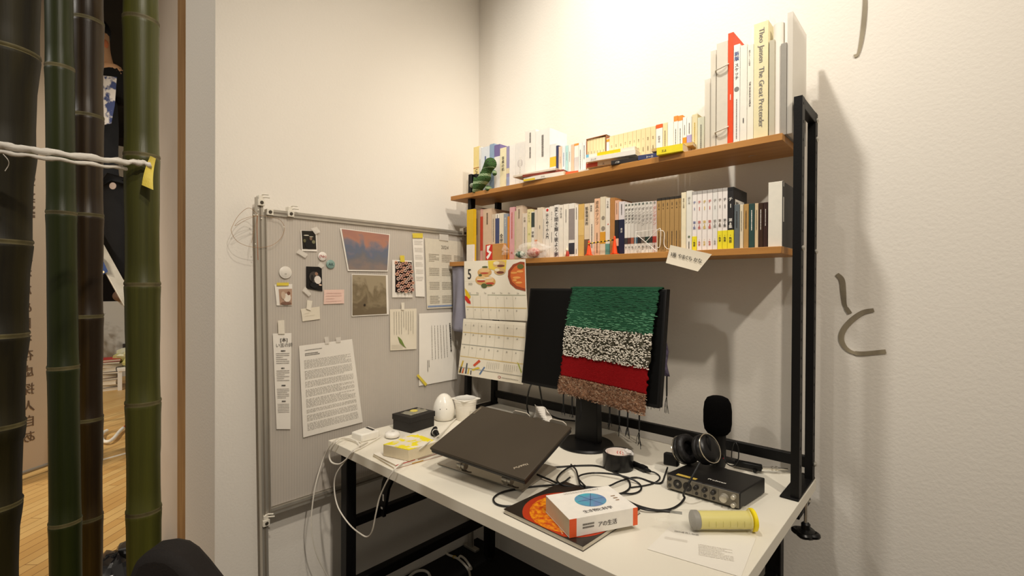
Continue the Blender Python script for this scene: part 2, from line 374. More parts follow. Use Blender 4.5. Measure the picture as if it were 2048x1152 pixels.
# person seen from behind, standing on the ladder
SK = mat('skin', (226, 172, 126), .55, col2=(232, 182, 140), scale=6)
def skin_body(name, pts, edges, m, parent=None, root=0, label=None, lev=2):
    me = bpy.data.meshes.new(name); base = LOC[parent.name] if parent else V((0, 0, 0))
    me.from_pydata([V(p[:3])-base for p in pts], edges, []); o = bpy.data.objects.new(name, me); COL.objects.link(o)
    k = o.modifiers.new('skin', 'SKIN'); k.use_smooth_shade = True; k.branch_smoothing = .6
    for i, p in enumerate(pts):
        r = p[3]; me.skin_vertices[0].data[i].radius = r if isinstance(r, tuple) else (r, r)
        me.skin_vertices[0].data[i].use_root = i == root
    s = o.modifiers.new('subdivision', 'SUBSURF'); s.levels = lev; s.render_levels = lev
    me.materials.append(m)
    if parent: o.parent = parent
    LOC[o.name] = base
    if label: o['label'] = label
    return o
DP = 3.72
feet = atd(206, 603, DP); px_ = FW*DP/F   # scale per pixel at that depth
def Pp(x, y, dd=0.): return atd(x, y, DP+dd)
body_pts = [(*Pp(196, 360), .12), (*Pp(196, 300), .11), (*Pp(194, 200, .02), .135), (*Pp(196, 152, .02), .10), (*Pp(205, 116), .074), (*Pp(201, 98, .02), .062),
            (*Pp(194, 76, .05), .085), (*Pp(192, 52, .05), .08),
            (*Pp(236, 140, .02), .062), (*Pp(246, 206, .08), .045), (*Pp(250, 196, .34), .034), (*Pp(250, 180, .44), .028),
            (*Pp(150, 140, .02), .062), (*Pp(138, 206, .08), .045), (*Pp(140, 196, .34), .034), (*Pp(140, 180, .44), .028),
            (*Pp(222, 380), .085), (*Pp(232, 475), .062), (*Pp(238, 572), .042), (*Pp(242, 582, .12), .03),
            (*Pp(172, 380), .085), (*Pp(178, 475, .1), .062), (*Pp(186, 572, .05), .042), (*Pp(190, 582, .17), .03)]
E_ = [(0, 1), (1, 2), (2, 3), (3, 4), (4, 5), (5, 6), (6, 7), (3, 8), (8, 9), (9, 10), (10, 11), (3, 12), (12, 13), (13, 14), (14, 15), (0, 16), (16, 17), (17, 18), (18, 19), (0, 20), (20, 21), (21, 22), (22, 23)]
pe = thing('person', 'person seen from behind in black shirt with blue floral back print, on a step ladder', 'person', V((feet.x, feet.y, feet.z-.02)))
skin_body('body', body_pts, E_, SK, pe)
CL = mat('black_cotton', (16, 15, 16), .9, col2=(24, 23, 24), scale=8, bump=.2)
g = lambda i, k, dy=0: (body_pts[i][0], body_pts[i][1], body_pts[i][2]+dy, body_pts[i][3]*k)
skin_body('shirt', [g(0, 1.12, .1), g(1, 1.2), g(2, 1.18), g(3, 1.2), g(8, 1.2), (*V(body_pts[9][:3]), .058), g(12, 1.2), (*V(body_pts[13][:3]), .058), g(0, 1.16), (*V(body_pts[10][:3]), .045), (*V(body_pts[14][:3]), .045)],
          [(0, 1), (1, 2), (2, 3), (3, 4), (4, 5), (3, 6), (6, 7), (0, 8), (5, 9), (7, 10)], CL, pe, label='black shirt')
skin_body('trousers', [g(0, 1.12), g(16, 1.25), g(17, 1.5), g(18, 1.9, .03), g(20, 1.25), g(21, 1.5), g(22, 1.9, .03)], [(0, 1), (1, 2), (2, 3), (0, 4), (4, 5), (5, 6)], mat('black_trousers', (14, 13, 14), .85, col2=(24, 22, 22), scale=5, bump=.2), pe, label='black loose trousers')
hr = MB(); hc = Pp(190, 62, .06); hr.ball(hc, (.105, .10, .115), n=20, k=14)
obj('hair', hr, mat('black_hair', (12, 10, 9), .6, col2=(22, 18, 16), scale=40, stretch=(1, 1, .2), bump=.5), pe, label='short black hair')
er = MB(); ec = Pp(210.5, 88, .01); er.ball(ec, (.014, .022, .034), n=14, k=10); er.ball(ec+V((.006, .004, -.004)), (.006, .014, .02), n=10, k=8)
obj('ear', er, mat('ear_skin', (216, 128, 84), .55), pe)
pr = MB(); q = [Pp(176, 148, -.17), Pp(233, 154, -.155), Pp(229, 210, -.16), Pp(222, 247, -.15), Pp(205, 250, -.16), Pp(180, 246, -.165)]
pr.prism(q, FW*.003)
obj('back_print', pr, mat('blue_floral_print', (58, 70, 116), .8, col2=(214, 208, 202), scale=14, contrast=.04, detail=3), pe, label='blue and white floral print')
obj('knee_patch', MB().disc(Pp(226, 372, -.135), -FW, .026, 14, h=.003), K(150, 132, 120), pe)
for x, dd in ((241, .02), (189, .07)):
    obj('shoe', MB().ball(Pp(x, 592, dd), (.12, .048, .045), n=16, k=10), mat('grey_brown_shoe', (116, 92, 76), .7), pe)
# things on the gallery floor
def stack_book(c, sx, sy, h, rot, col, lab):
    a = V((math.cos(rot), math.sin(rot), 0)); b_ = V((-a.y, a.x, 0)); o = c-a*sx/2-b_*sy/2
    m = MB(); m.obox(o, a*sx, b_*sy, (0, 0, .004)).obox(o+V((0, 0, h-.004)), a*sx, b_*sy, (0, 0, .004)).obox(o, a*sx, b_*.005, (0, 0, h))
    m.obox(o+a*.006+b_*.006+V((0, 0, .004)), a*(sx-.012), b_*(sy-.01), (0, 0, h-.008), 1)
    return solo('book', m, [K(*col), K(226, 216, 196)], lab, 'book', 'books piled on the gallery floor', smooth=False)
bc = at(208, 774, 'Z', 0)+V((.25, .0, 0)); z = 0
for i, (h, dx, col, lab) in enumerate(((.035, .1, (220, 214, 204), 'pale book at the very bottom of the floor pile'), (.04, .0, (60, 50, 48), 'dark book second from the bottom of the floor pile'), (.055, .06, (226, 206, 176), 'thick cream book low in the floor pile'), (.03, .12, (70, 56, 60), 'dark brown book in the middle of the floor pile'),
        (.05, -.02, (214, 190, 160), 'tan book above the dark brown one in the floor pile'), (.03, .10, (50, 44, 56), 'blackish book in the upper floor pile'), (.05, .0, (228, 222, 208), 'white book in the upper floor pile'), (.045, .1, (196, 186, 170), 'grey beige book near the top of the floor pile'), (.03, .14, (40, 36, 40), 'black slim book just under the red one'), (.03, .1, (190, 50, 46), 'red slim book on top of the floor pile'))):
    stack_book(bc+V((-.05, dx*.45-.07, z)), .26, .30, h, .25*math.sin(i*2.1), col, lab); z += h
pt = thing('potted_plant', 'small leafy plant in a dark pot beyond the book pile', 'plant', at(203, 768, 'Z', .0)+V((-.1, -.1, 0)))
pb = LOC[pt.name]
obj('pot', MB().lathe([(.05, .52), (.075, .54), (.09, .72), (.08, .72), (.07, .6)], pb, n=18), K(60, 40, 34), pt)
obj('stand', MB().lathe([(.12, 0), (.12, .03), (.02, .05), (.02, .5), (.1, .52)], pb, n=16), K(190, 180, 166), pt)
lf = MB(); sm = MB()
for k in range(9):
    a = k*2.4; p = pb+V((0, 0, .72)); tip = p+V((math.cos(a)*.14, math.sin(a)*.14, .24+.05*math.sin(k*3))); sm.tube([p, p.lerp(tip, .6)+V((0, 0, .05)), tip], .004, 5)
    for t in (.4, .6, .8, 1.):
        c = p.lerp(tip, t); d = V((math.cos(a+t*9), math.sin(a+t*9), .3)).normalized()*.07; n = d.cross(V((0, 0, 1))).normalized()*.018
        lf.add([c, c+d*.5+n, c+d, c+d*.5-n], [(0, 1, 2, 3)])
obj('stem', sm, K(70, 66, 40), pt); obj('leaves', lf, mat('plant_leaf', (52, 74, 44), .5, col2=(76, 98, 58), scale=20), pt, smooth=False, solid=.001)
stl = thing('low_stool', 'low white stool holding a crumpled bag in the gallery', 'stool', at(259, 774, 'Z', 0))
sb = LOC[stl.name]
obj('seat', MB().box(sb.x-.18, sb.x+.18, sb.y-.14, sb.y+.22, .24, .28), WHITE, stl, bev=.004)
for dx, dy in ((-.15, -.12), (.15, -.12), (-.15, .19), (.15, .19)): obj('leg', MB().box(sb.x+dx-.02, sb.x+dx+.02, sb.y+dy-.02, sb.y+dy+.02, 0, .24), WHITE, stl)
bg = MB()
def crumple(c, r, seed, amp=.22, n=22, k=14):
    rr = random.Random(seed); ph = [(rr.uniform(2, 7), rr.uniform(0, 6), rr.uniform(2, 7), rr.uniform(0, 6)) for _ in range(5)]
    m = MB(); m.ball((0, 0, 0), 1., n=n, k=k)
    for i, v in enumerate(m.v):
        s = 1+amp*sum(math.sin(a*math.atan2(v.y, v.x)+b_)*math.sin(c_*v.z+d_) for a, b_, c_, d_ in ph)/2.2
        m.v[i] = V(c)+V((v.x*r[0]*s, v.y*r[1]*s, max(-1, v.z*s)*r[2]))
    return m
solo('plastic_bag', crumple(sb+V((0, .05, .40)), (.18, .19, .12), 3), mat('milky_yellow_plastic', (226, 222, 196), .3, col2=(214, 208, 130), scale=5, contrast=.1, trans=.15), 'crumpled milky yellow plastic bag on the low white stool', 'bag', smooth=.4)
um = thing('umbrella', 'umbrella lying on the wooden floor, white hooked handle showing', 'umbrella', at(230, 875, 'Z', .0))
hk = [at(x, y, 'Z', .03) for x, y in ((214, 861), (206, 866), (203, 874), (207, 882), (217, 883), (228, 876), (238, 864), (246, 856))]
obj('handle', MB().tube(smoothpath(hk), .014, 10), K(236, 230, 216, .35), um, label='white hooked handle')
dd = (hk[-1]-hk[-2]).normalized()
obj('ferrule', MB().tube([hk[-1], hk[-1]+dd*.06], .008, 8), K(206, 90, 66), um)
obj('shaft', MB().tube([hk[-1]+dd*.05, hk[-1]+dd*.35], .006, 8), K(80, 66, 56), um)
obj('folded_canopy', MB().tube([hk[-1]+dd*.3, hk[-1]+dd*.4, hk[-1]+dd*.8, hk[-1]+dd*1.0], [.012, .035, .03, .006], 12), clear('clear_canopy', (230, 236, 240), .4), um)
solo('plastic_heap', crumple(at(252, 1160, 'Z', .06)+V((-.05, -.02, .02)), (.16, .17, .08), 9, .35, 30, 18), mat('glossy_black_plastic', (20, 19, 20), .18, spec=.7), 'glossy black crumpled plastic at the foot of the bright green bamboo', 'plastic', smooth=.3)
solo('dark_box', MB().obox(at(248, 722, 'X', -8.78), (0, .09, 0), (-.12, 0, 0), (0, 0, .24)), K(50, 40, 38), 'small dark box against the far white wall above the bag', 'box', bev=.01)

# ============================================================ desk
DX0, DX1, DY0, DY1 = -1.724, -.297, .852, 1.697
BLACK = mat('black_powder_coat', (9, 8, 8), .5, spec=.25, bump=.05, bscale=200)
desk = thing('folding_desk', 'white topped work desk on a black steel frame', 'desk', ((DX0+DX1)/2, (DY0+DY1)/2, 0))
obj('desk_top', MB().box(DX0, DX1, DY0, DY1, ZD-.033, ZD), mat('white_melamine', (229, 223, 208), .42, col2=(233, 227, 212), scale=2, spec=.35), desk, bev=.0015)
zt = ZD-.033
for x, nm in ((-1.668, -1), (-.40, 1)):
    for y in (.905, 1.655):
        lg_ = obj('leg', MB().box(x-.022, x+.022, y-.02, y+.02, 0.012, zt), BLACK, desk, bev=.003)
        obj('foot_cap', MB().lathe([(.02, 0), (.024, .004), (.022, .014)], (x, y, 0), n=14), BLACK, lg_)
    obj('lower_rail', MB().box(x-.018, x+.018, .925, 1.635, .185, .225), BLACK, desk, bev=.003)
    obj('upper_rail', MB().box(x-.015, x+.015, .925, 1.635, .428, .462), BLACK, desk, bev=.003)
    obj('apron_rail', MB().box(x-.022, x+.022, .885, 1.675, zt-.03, zt-.0005), BLACK, desk, bev=.002)
    s_ = -nm
    y_ = 1.02
    pl = MB(); pl.prism([(x+s_*.015, y_, .445), (x+s_*.055, y_, .445), (x+s_*.085, y_, .56), (x+s_*.16, y_, zt-.05), (x+s_*.21, y_, zt-.05), (x+s_*.21, y_, zt-.002), (x+s_*.125, y_, zt-.002), (x+s_*.045, y_, .58)], (0, .012, 0))
    pl.box(x+s_*.045-.006, x+s_*.045+.006, y_-.0015, y_, .475, .482, 1).box(x+s_*.056-.005, x+s_*.056+.005, y_-.0015, y_, .51, .535, 1)
    obj('folding_brace', pl, [BLACK, K(206, 200, 190)], desk)
obj('long_apron', MB().box(-1.64, -.43, 1.64, 1.665, zt-.04, zt-.0005), BLACK, desk, bev=.002)

# ============================================================ rack clamped to the desk
rack = thing('shelf_rack', 'black steel rack with two oak shelves clamped to the back of the desk', 'shelf', ((-1.67-.32)/2, 1.59, ZD))
WOOD = mat('oak_veneer', (192, 138, 72), .5, col2=(164, 110, 52), scale=3, stretch=(1.2, 14, 14), bump=.04, bscale=20, contrast=.3)
RZ = 1.868
def post(xb, xt, y):
    m = MB(); m.hexa([(xb, y, ZD+.004), (xb+.021, y, ZD+.004), (xb+.021, y+.03, ZD+.004), (xb, y+.03, ZD+.004), (xt, y, RZ), (xt+.021, y, RZ), (xt+.021, y+.03, RZ), (xt, y+.03, RZ)])
    return m
for y in (1.488, 1.662):
    h = post(-.321, -.3185, y)
    for k in range(21): h.disc((-.2997+.0022*(k/21), y+.015, ZD+.09+k*.05), (1, 0, 0), .0042, 10, 1, h=.0008)
    obj('post', h, [BLACK, K(6, 6, 6)], rack)
    yl = y+(.018 if y < 1.5 else 0); xl = -.022 if y < 1.5 else 0
    obj('post', post(-1.672+xl, -1.645+xl, yl), BLACK, rack, bev=.002)
obj('top_bar', MB().box(-.3185, -.2975, 1.518, 1.662, RZ-.03, RZ), BLACK, rack, bev=.002)
obj('top_bar', MB().box(-1.645, -1.624, 1.518, 1.662, RZ-.03, RZ), BLACK, rack, bev=.002)
for xa in (-.345, -1.695):
    obj('foot_plate', MB().box(xa, xa+.046, 1.478, 1.694, ZD+.0005, ZD+.006), BLACK, rack, bev=.001)
obj('rear_crossbar', MB().box(-1.66, -.31, 1.670, 1.690, .795, .829), BLACK, rack, bev=.002)
obj('top_shelf', MB().box(-1.767, -.345, 1.483, 1.690, 1.754, 1.774), WOOD, rack, bev=.001)
obj('lower_shelf', MB().box(-1.774, -.346, 1.483, 1.690, 1.439, 1.459), WOOD, rack, bev=.001)
ST = mat('bright_steel', (206, 202, 192), .3, .8)
for y, z in ((1.677, 1.846), (1.677, 1.79), (1.677, 1.452), (1.677, .81), (1.503, 1.452)):
    obj('bolt', MB().lathe([(.008, 0), (.008, .003), (.005, .006)], (-.2985, y, z), (1, 0, 0), 12), ST, rack)
for xa in (-.325, -1.675):
    c = (xa, 1.60, 0)
    obj('clamp_arm', MB().box(xa-.012, xa+.012, 1.56, 1.70, zt-.05, zt-.035).box(xa-.012, xa+.012, 1.698, 1.708, zt-.05, ZD+.006), BLACK, rack, bev=.002)
    obj('clamp_screw', MB().lathe([(.012, .045), (.012, .042), (.005, .04), (.005, -.03)], (xa+.02, 1.60, zt-.047), n=14), ST, rack)
    kn = MB(); kn.tube([(xa+.02+.026*(1+.16*math.cos(4*a))*math.cos(a), 1.60+.026*(1+.16*math.cos(4*a))*math.sin(a), zt-.098) for a in [2*PI*k/40 for k in range(40)]], .008, 8, closed=True)
    kn.lathe([(.024, -.006), (.027, 0), (.024, .012), (.012, .016), (.012, .03), (.008, .034)], (xa+.02, 1.60, zt-.102), n=20)
    obj('clamp_knob', kn, mat('black_plastic', (14, 13, 13), .35), rack)

# ============================================================ pin board of twin-wall plastic in an aluminium frame
ALU = mat('anodised_aluminium', (196, 190, 178), .38, .55, col2=(182, 176, 164), scale=30, stretch=(1, 1, .1))
GROOVE = K(120, 112, 100, .5)
pbd = thing('pin_board', 'translucent ribbed plastic board in an aluminium frame against the left wall', 'board', (XB, 1.12, 0))
def lean(y, z): return y+.016*(1.65-z)            # the whole stand leans a little
BY0, BY1, BZ0, BZ1 = .650, 1.602, .535, 1.60
def yz(x0, x1, y0, y1, z0, z1, m=0, mb=None):
    mb = mb or MB()
    return mb.hexa([(x0, lean(y0, z0), z0), (x1, lean(y0, z0), z0), (x1, lean(y1, z0), z0), (x0, lean(y1, z0), z0), (x0, lean(y0, z1), z1), (x1, lean(y0, z1), z1), (x1, lean(y1, z1), z1), (x0, lean(y1, z1), z1)], m)
pc = mat('twin_wall_polycarbonate', (222, 214, 204), .35, spec=.5)
nt = pc.node_tree; b = nt.nodes['Principled BSDF']; tc = nt.nodes.new('ShaderNodeTexCoord'); wv = nt.nodes.new('ShaderNodeTexWave')
wv.bands_direction = 'Y'; wv.inputs['Scale'].default_value = 32; wv.inputs['Distortion'].default_value = 0
rmp = nt.nodes.new('ShaderNodeMapRange'); rmp.inputs[3].default_value = .53; rmp.inputs[4].default_value = .595
tr = nt.nodes.new('ShaderNodeBsdfTransparent'); tr.inputs[0].default_value = (.93, .91, .88, 1); ms = nt.nodes.new('ShaderNodeMixShader')
bp = nt.nodes.new('ShaderNodeBump'); bp.inputs['Strength'].default_value = .1; bp.inputs['Distance'].default_value = .004
nt.links.new(tc.outputs['Object'], wv.inputs[0]); nt.links.new(wv.outputs['Fac'], rmp.inputs[0]); nt.links.new(rmp.outputs[0], ms.inputs[0]); nt.links.new(wv.outputs['Fac'], bp.inputs['Height']); nt.links.new(bp.outputs[0], b.inputs['Normal'])
nt.links.new(tr.outputs[0], ms.inputs[1]); nt.links.new(b.outputs[0], ms.inputs[2]); nt.links.new(ms.outputs[0], nt.nodes['Material Output'].inputs[0])
obj('plastic_sheet', yz(XB-.003, XB+.003, BY0, BY1, BZ0+.01, BZ1-.005), pc, pbd, smooth=False)
def profile(nm, y0, y1, z0, z1, vert):
    m = yz(XB-.012, XB+.012, y0, y1, z0, z1)
    if vert: yz(XB+.0121, XB+.0125, (y0+y1)/2-.003, (y0+y1)/2+.003, z0, z1, 1, m)
    else: yz(XB+.0121, XB+.0125, y0, y1, (z0+z1)/2-.003, (z0+z1)/2+.003, 1, m)
    obj(nm, m, [ALU, GROOVE], pbd, smooth=False)
profile('stand_post', .622, .642, 0.0, 1.655, True)
profile('frame_side', .6425, .6535, BZ0-.018, BZ1+.004, True)
profile('top_rail', .654, BY1, BZ1-.006, BZ1+.016, False)
profile('bottom_rail', .654, BY1, BZ0-.018, BZ0+.006, False)
profile('frame_side', BY1, BY1+.012, BZ0-.018, BZ1+.016, True)
profile('stand_post', BY1+.0125, BY1+.034, 0.0, 1.62, True)
for y in (.632, 1.625): obj('stand_foot', MB().box(XB-.04, XB+.05, lean(y, 0)-.015, lean(y, 0)+.015, 0.0, .012), ALU, pbd, bev=.002)
NY = K(226, 220, 206, .45)
def joint(y, z, hook=True):
    m = MB(); y = lean(y, z); m.box(XB+.0126, XB+.022, y-.011, y+.011, z-.011, z+.011)
    m.lathe([(.006, 0), (.006, .003)], (XB+.022, y, z), (1, 0, 0), 12, 1)
    if hook:
        m.box(XB-.01, XB+.018, y-.008, y+.008, z+.011, z+.026); m.tube([(XB+.008, y-.004, z+.024), (XB+.02, y+.006, z+.03), (XB+.03, y+.02, z+.029)], .003, 6)
        m.tube([(XB+.008, y, z+.017), (XB+.022, y+.01, z+.02), (XB+.03, y+.024, z+.019)], .003, 6)
    obj('joint_clip', m, [NY, K(90, 84, 74, .3, .6)], pbd, bev=.001)
joint(.634, 1.635); joint(.662, 1.605, False); joint(.735, 1.607); joint(1.585, 1.607); joint(.634, .50); joint(1.618, .52, False)

# papers pinned to the board
XP = XB+.0045
_lift = [0]
def quadpts(c, x=XP): return [at(px, py, 'X', x) for px, py in c]     # TL TR BR BL
def frame(q):
    TL, TR, BR, BL = q
    return TL, (TR-TL), (BL-TL)
def bil(q, u, v, off=0.):
    TL, TR, BR, BL = q; return (TL*(1-u)+TR*u)*(1-v)+(BL*(1-u)+BR*u)*v+V((off, 0, 0))
def sheetmesh(q, curl=0., nu=10, nv=10, off=0.):
    return MB().grid(lambda u, v: bil(q, u, v, off+.0004*math.sin(u*5+1)*math.sin(v*4)+curl*max(0, v-.7)**2*8), nu, nv)
def paper(name, c, m, label, cat, group=None, curl=0., tapes=(), th=.0005, x=XP):
    _lift[0] += .00015
    q = quadpts(c, x+_lift[0])
    if tapes:
        cen = bil(q, .5, .5); t = thing(name, label, cat, cen, group)
        obj('sheet', sheetmesh(q, curl, off=.002), m, t, solid=th)
        for tc_, tm in tapes:
            obj('tape', sheetmesh(quadpts(tc_, x+.004+_lift[0]), 0, 3, 3, .0025), tm, t, solid=.0003)
        return t, q
    o = solo(name, sheetmesh(q, curl, off=.002), m, label, cat, group, solid=th); return o, q
def inset(name, par, q, u0, v0, u1, v1, m, off=.0035, label=None):
    qq = [bil(q, u0, v0), bil(q, u1, v0), bil(q, u1, v1), bil(q, u0, v1)]
    return obj(name, MB().grid(lambda u, v: bil(qq, u, v, off+.0004*math.sin((u0+(u1-u0)*u)*5+1)*math.sin((v0+(v1-v0)*v)*4)), 8, 8), m, par, label=label), qq
def lines_on(par, q, u0, v0, u1, v1, rows, m=INKSOFT, vertical=False, fill=.4, name='printed_text', cols=1):
    mb = MB()
    P = lambda u, v: bil(q, u, v, .0046)
    for i in range(rows):
        t = 0; end = 1 if random.random() > .25 else random.uniform(.4, .95)
        while t < end:
            l = random.uniform(.02, .06); e = min(end, t+l); a = (i+.5-fill/2)/rows; b_ = (i+.5+fill/2)/rows
            if vertical: A = [(u1-(u1-u0)*a, v0+(v1-v0)*t), (u1-(u1-u0)*a, v0+(v1-v0)*e), (u1-(u1-u0)*b_, v0+(v1-v0)*e), (u1-(u1-u0)*b_, v0+(v1-v0)*t)]
            else: A = [(u0+(u1-u0)*t, v0+(v1-v0)*b_), (u0+(u1-u0)*e, v0+(v1-v0)*b_), (u0+(u1-u0)*e, v0+(v1-v0)*a), (u0+(u1-u0)*t, v0+(v1-v0)*a)]
            mb.add([P(*p) for p in A], [(0, 1, 2, 3)], 0); t = e+random.uniform(.006, .02)
    return obj(name, mb, m, par, smooth=False)
PAP = mat('white_paper', (232, 226, 216), .8, col2=(238, 232, 222), scale=10)
PAPC = mat('cream_paper', (222, 212, 192), .8, col2=(228, 219, 200), scale=10)
RCPT = mat('thermal_paper', (236, 230, 220), .7)
TAPC = clear('clear_tape', (238, 232, 222), .55, .4); TAPW = mat('white_tape', (228, 220, 204), .7); TAPY = mat('yellow_tape_pale', (220, 198, 70), .6)
DARKPH = mat('dark_photo', (20, 19, 18), .35, col2=(150, 142, 128), scale=45, contrast=.13, detail=2)
def patches(par, q, lst, name='photo_image', off=.0050):
    mb = MB(); ms_ = []
    for (u, v, w_, h_, col) in lst:
        if col not in ms_: ms_.append(col)
        mb.add([bil(q, u+w_*math.cos(a)/2, v+h_*math.sin(a)/2, off+.0002*len(mb.f)) for a in [2*PI*k/10 for k in range(9, -1, -1)]], [tuple(range(10))], ms_.index(col))
    return obj(name, mb, [K(*c) for c in ms_], par, smooth=False)
t, q = paper('instant_photo', [(600.5, 460.5), (632, 461.5), (634, 503), (603, 502)], PAP, 'white framed instant photo of a figure in a dark room, topmost on the board', 'photo', 'photos on the pin board', tapes=[([(592, 505), (598, 498), (615, 509), (610, 516)], TAPC), ([(621, 457), (633, 454), (640, 464), (630, 469)], TAPC)])
o, qq = inset('photo_print', t, q, .06, .02, .94, .90, K(34, 32, 28, .3)); patches(t, qq, [(.5, .75, .7, .5, (14, 13, 13)), (.62, .42, .2, .2, (120, 96, 78)), (.3, .25, .4, .05, (220, 214, 196)), (.65, .32, .3, .04, (200, 196, 176)), (.8, .6, .25, .2, (120, 118, 88)), (.15, .55, .2, .2, (96, 92, 60))])
t, q = paper('photo_print', [(611.8, 532.8), (642.8, 534), (644.4, 582.6), (612, 577)], K(22, 20, 20, .35), 'black bordered photo of a person holding something white, under the badges', 'photo', 'photos on the pin board', tapes=[([(604, 581), (610, 573), (622, 588), (617, 593)], TAPC), ([(634, 532), (640, 524), (648, 531), (643, 537)], TAPC)])
patches(t, q, [(.5, .45, .7, .5, (60, 54, 50)), (.7, .55, .45, .35, (222, 214, 206)), (.62, .3, .2, .15, (150, 112, 90)), (.45, .8, .5, .25, (16, 15, 15)), (.85, .75, .2, .08, (206, 180, 160)), (.35, .5, .15, .3, (20, 18, 18))])
t, q = paper('instant_photo', [(548.5, 569), (584, 568), (583.8, 611), (553, 611)], PAP, 'pale brownish instant photo of a figure in white held by yellow tape', 'photo', 'photos on the pin board', tapes=[([(553, 565.5), (577, 565), (577, 571), (553, 571.5)], TAPY)])
o, qq = inset('photo_print', t, q, .2, .22, .98, .97, K(176, 144, 122, .4)); patches(t, qq, [(.6, .55, .6, .55, (224, 214, 200)), (.72, .28, .26, .24, (112, 70, 52)), (.3, .4, .35, .5, (196, 172, 150)), (.5, .9, .9, .2, (120, 88, 72))])
def badge(cx, cy, r, col, txt, tcol, label, ring=None):
    c = at(cx, cy, 'X', XP+.002); rr = r*(at(cx, cy-1, 'X', XP)-at(cx, cy, 'X', XP)).length
    t = thing('round_badge', label, 'badge', c, 'round badges on the pin board')
    obj('badge_face', MB().lathe([(rr, 0), (rr*.98, .002), (rr*.8, .004), (.0001, .005)], c, (1, 0, 0), 28), K(*col, .35), t)
    if ring: obj('rim', MB().tube([c+V((.002, rr*.96*math.cos(a), rr*.96*math.sin(a))) for a in [2*PI*k/30 for k in range(30)]], rr*.05, 6, closed=True), K(*ring), t)
    mb = MB(); wd = twidth(txt, rr*.9); text(mb, txt, c+V((.0062, -wd/2, -rr*.3)), (0, 1, 0), (0, 0, 1), rr*.9)
    obj('badge_lettering', mb, K(*tcol), t, smooth=False)
    return t, c, rr
badge(644.8, 512.7, 9, (230, 224, 216), '(Nn)', (170, 60, 60), 'white round badge with small red lettering')
badge(661, 528.5, 9, (128, 158, 150), 'AK', (40, 60, 60), 'teal round badge beside the white lettered one')
t, c, rr = badge(570.6, 544.8, 12, (222, 216, 206), '..', (60, 56, 52), 'larger white round sticker with two small dark eye marks', (238, 234, 226))
t, q = paper('pink_card', [(647.7, 579.7), (687.8, 579), (687.8, 606.7), (647, 608.4)], K(228, 196, 182), 'small pale pink card with faint writing', 'card'); lines_on(t, q, .1, .15, .85, .9, 4, K(196, 156, 146), fill=.15)
t, q = paper('note_slip', [(601, 618), (638.5, 613), (639.7, 638), (604.7, 642.8)], PAPC, 'small cream note hanging from a strip of white tape below the pink card', 'note', tapes=[([(614, 600), (624, 602), (621, 621), (612, 618)], TAPW)]); lines_on(t, q, .15, .3, .8, .7, 2, K(200, 190, 170), fill=.12)
# the two colour prints: plain abstract washes in place of known paintings
def wash(name, stops, amt, sc):
    m = mat(name, (128, 128, 128), .45); nt = m.node_tree; b = nt.nodes['Principled BSDF']
    tc = nt.nodes.new('ShaderNodeTexCoord'); sp = nt.nodes.new('ShaderNodeSeparateXYZ'); no = nt.nodes.new('ShaderNodeTexNoise'); no.inputs['Scale'].default_value = sc; no.inputs['Detail'].default_value = 8
    ma = nt.nodes.new('ShaderNodeMath'); ma.operation = 'MULTIPLY_ADD'; ma.inputs[1].default_value = amt; su = nt.nodes.new('ShaderNodeMath'); su.operation = 'SUBTRACT'; su.inputs[1].default_value = amt/2
    r = nt.nodes.new('ShaderNodeValToRGB')
    nt.links.new(tc.outputs['Generated'], sp.inputs[0]); nt.links.new(tc.outputs['Generated'], no.inputs[0]); nt.links.new(no.outputs['Fac'], ma.inputs[0]); nt.links.new(sp.outputs['Z'], ma.inputs[2]); nt.links.new(ma.outputs[0], su.inputs[0]); nt.links.new(su.outputs[0], r.inputs[0])
    while len(r.color_ramp.elements) < len(stops): r.color_ramp.elements.new(.5)
    for e, (p, c) in zip(r.color_ramp.elements, stops): e.position = p; e.color = rgba(c)
    nt.links.new(r.outputs[0], b.inputs['Base Color']); return m
PR1 = wash('hazy_colour_print', [(0, (140, 124, 116)), (.3, (116, 114, 118)), (.5, (104, 112, 130)), (.66, (134, 122, 128)), (.8, (176, 126, 106)), (1, (168, 120, 106))], 1.1, 2.6)
PR2 = wash('brown_colour_print', [(.2, (112, 98, 76)), (.4, (140, 126, 100)), (.6, (120, 106, 82)), (.8, (158, 144, 118))], 1.6, 2.2)
t, q = paper('colour_print', [(679, 456), (779.5, 468.9), (775, 543), (695, 542)], PAP, 'large hazy blue and orange abstract print high on the board', 'print', 'colour prints on the pin board'); inset('print_image', t, q, .03, .02, .98, .965, PR1)
t, q = paper('colour_print', [(702.7, 547.7), (775, 550), (777, 629), (703, 633)], PAP, 'brownish abstract print below the blue and orange one', 'print', 'colour prints on the pin board'); inset('print_image', t, q, .015, .02, .94, .975, PR2)
patches(t, q, [(.33, .74, .06, .06, (44, 36, 28))], 'print_spot')
t, q = paper('photo_card', [(783.8, 519.6), (823, 521.3), (824.8, 595), (783.8, 595)], PAP, 'portrait photo of many round brown and pink rings under yellow tape', 'photo', 'photos on the pin board', tapes=[([(799, 511), (808, 511), (809, 524), (800, 524)], TAPY)])
o, qq = inset('photo_print', t, q, .14, .04, .98, .86, K(38, 28, 28, .35)); lst = []
for i in range(8):
    for j in range(5):
        u, v = (j+.5+.25*((i*7+j*3) % 3-1))/5, (i+.5+.2*((i+j*5) % 3-1))/8; lst += [(u, v, .19, .115, ((216, 160, 132), (206, 176, 160), (190, 140, 124))[(i+j) % 3]), (u, v, .085, .05, (36, 24, 26))]
patches(t, qq, lst, off=.0045)
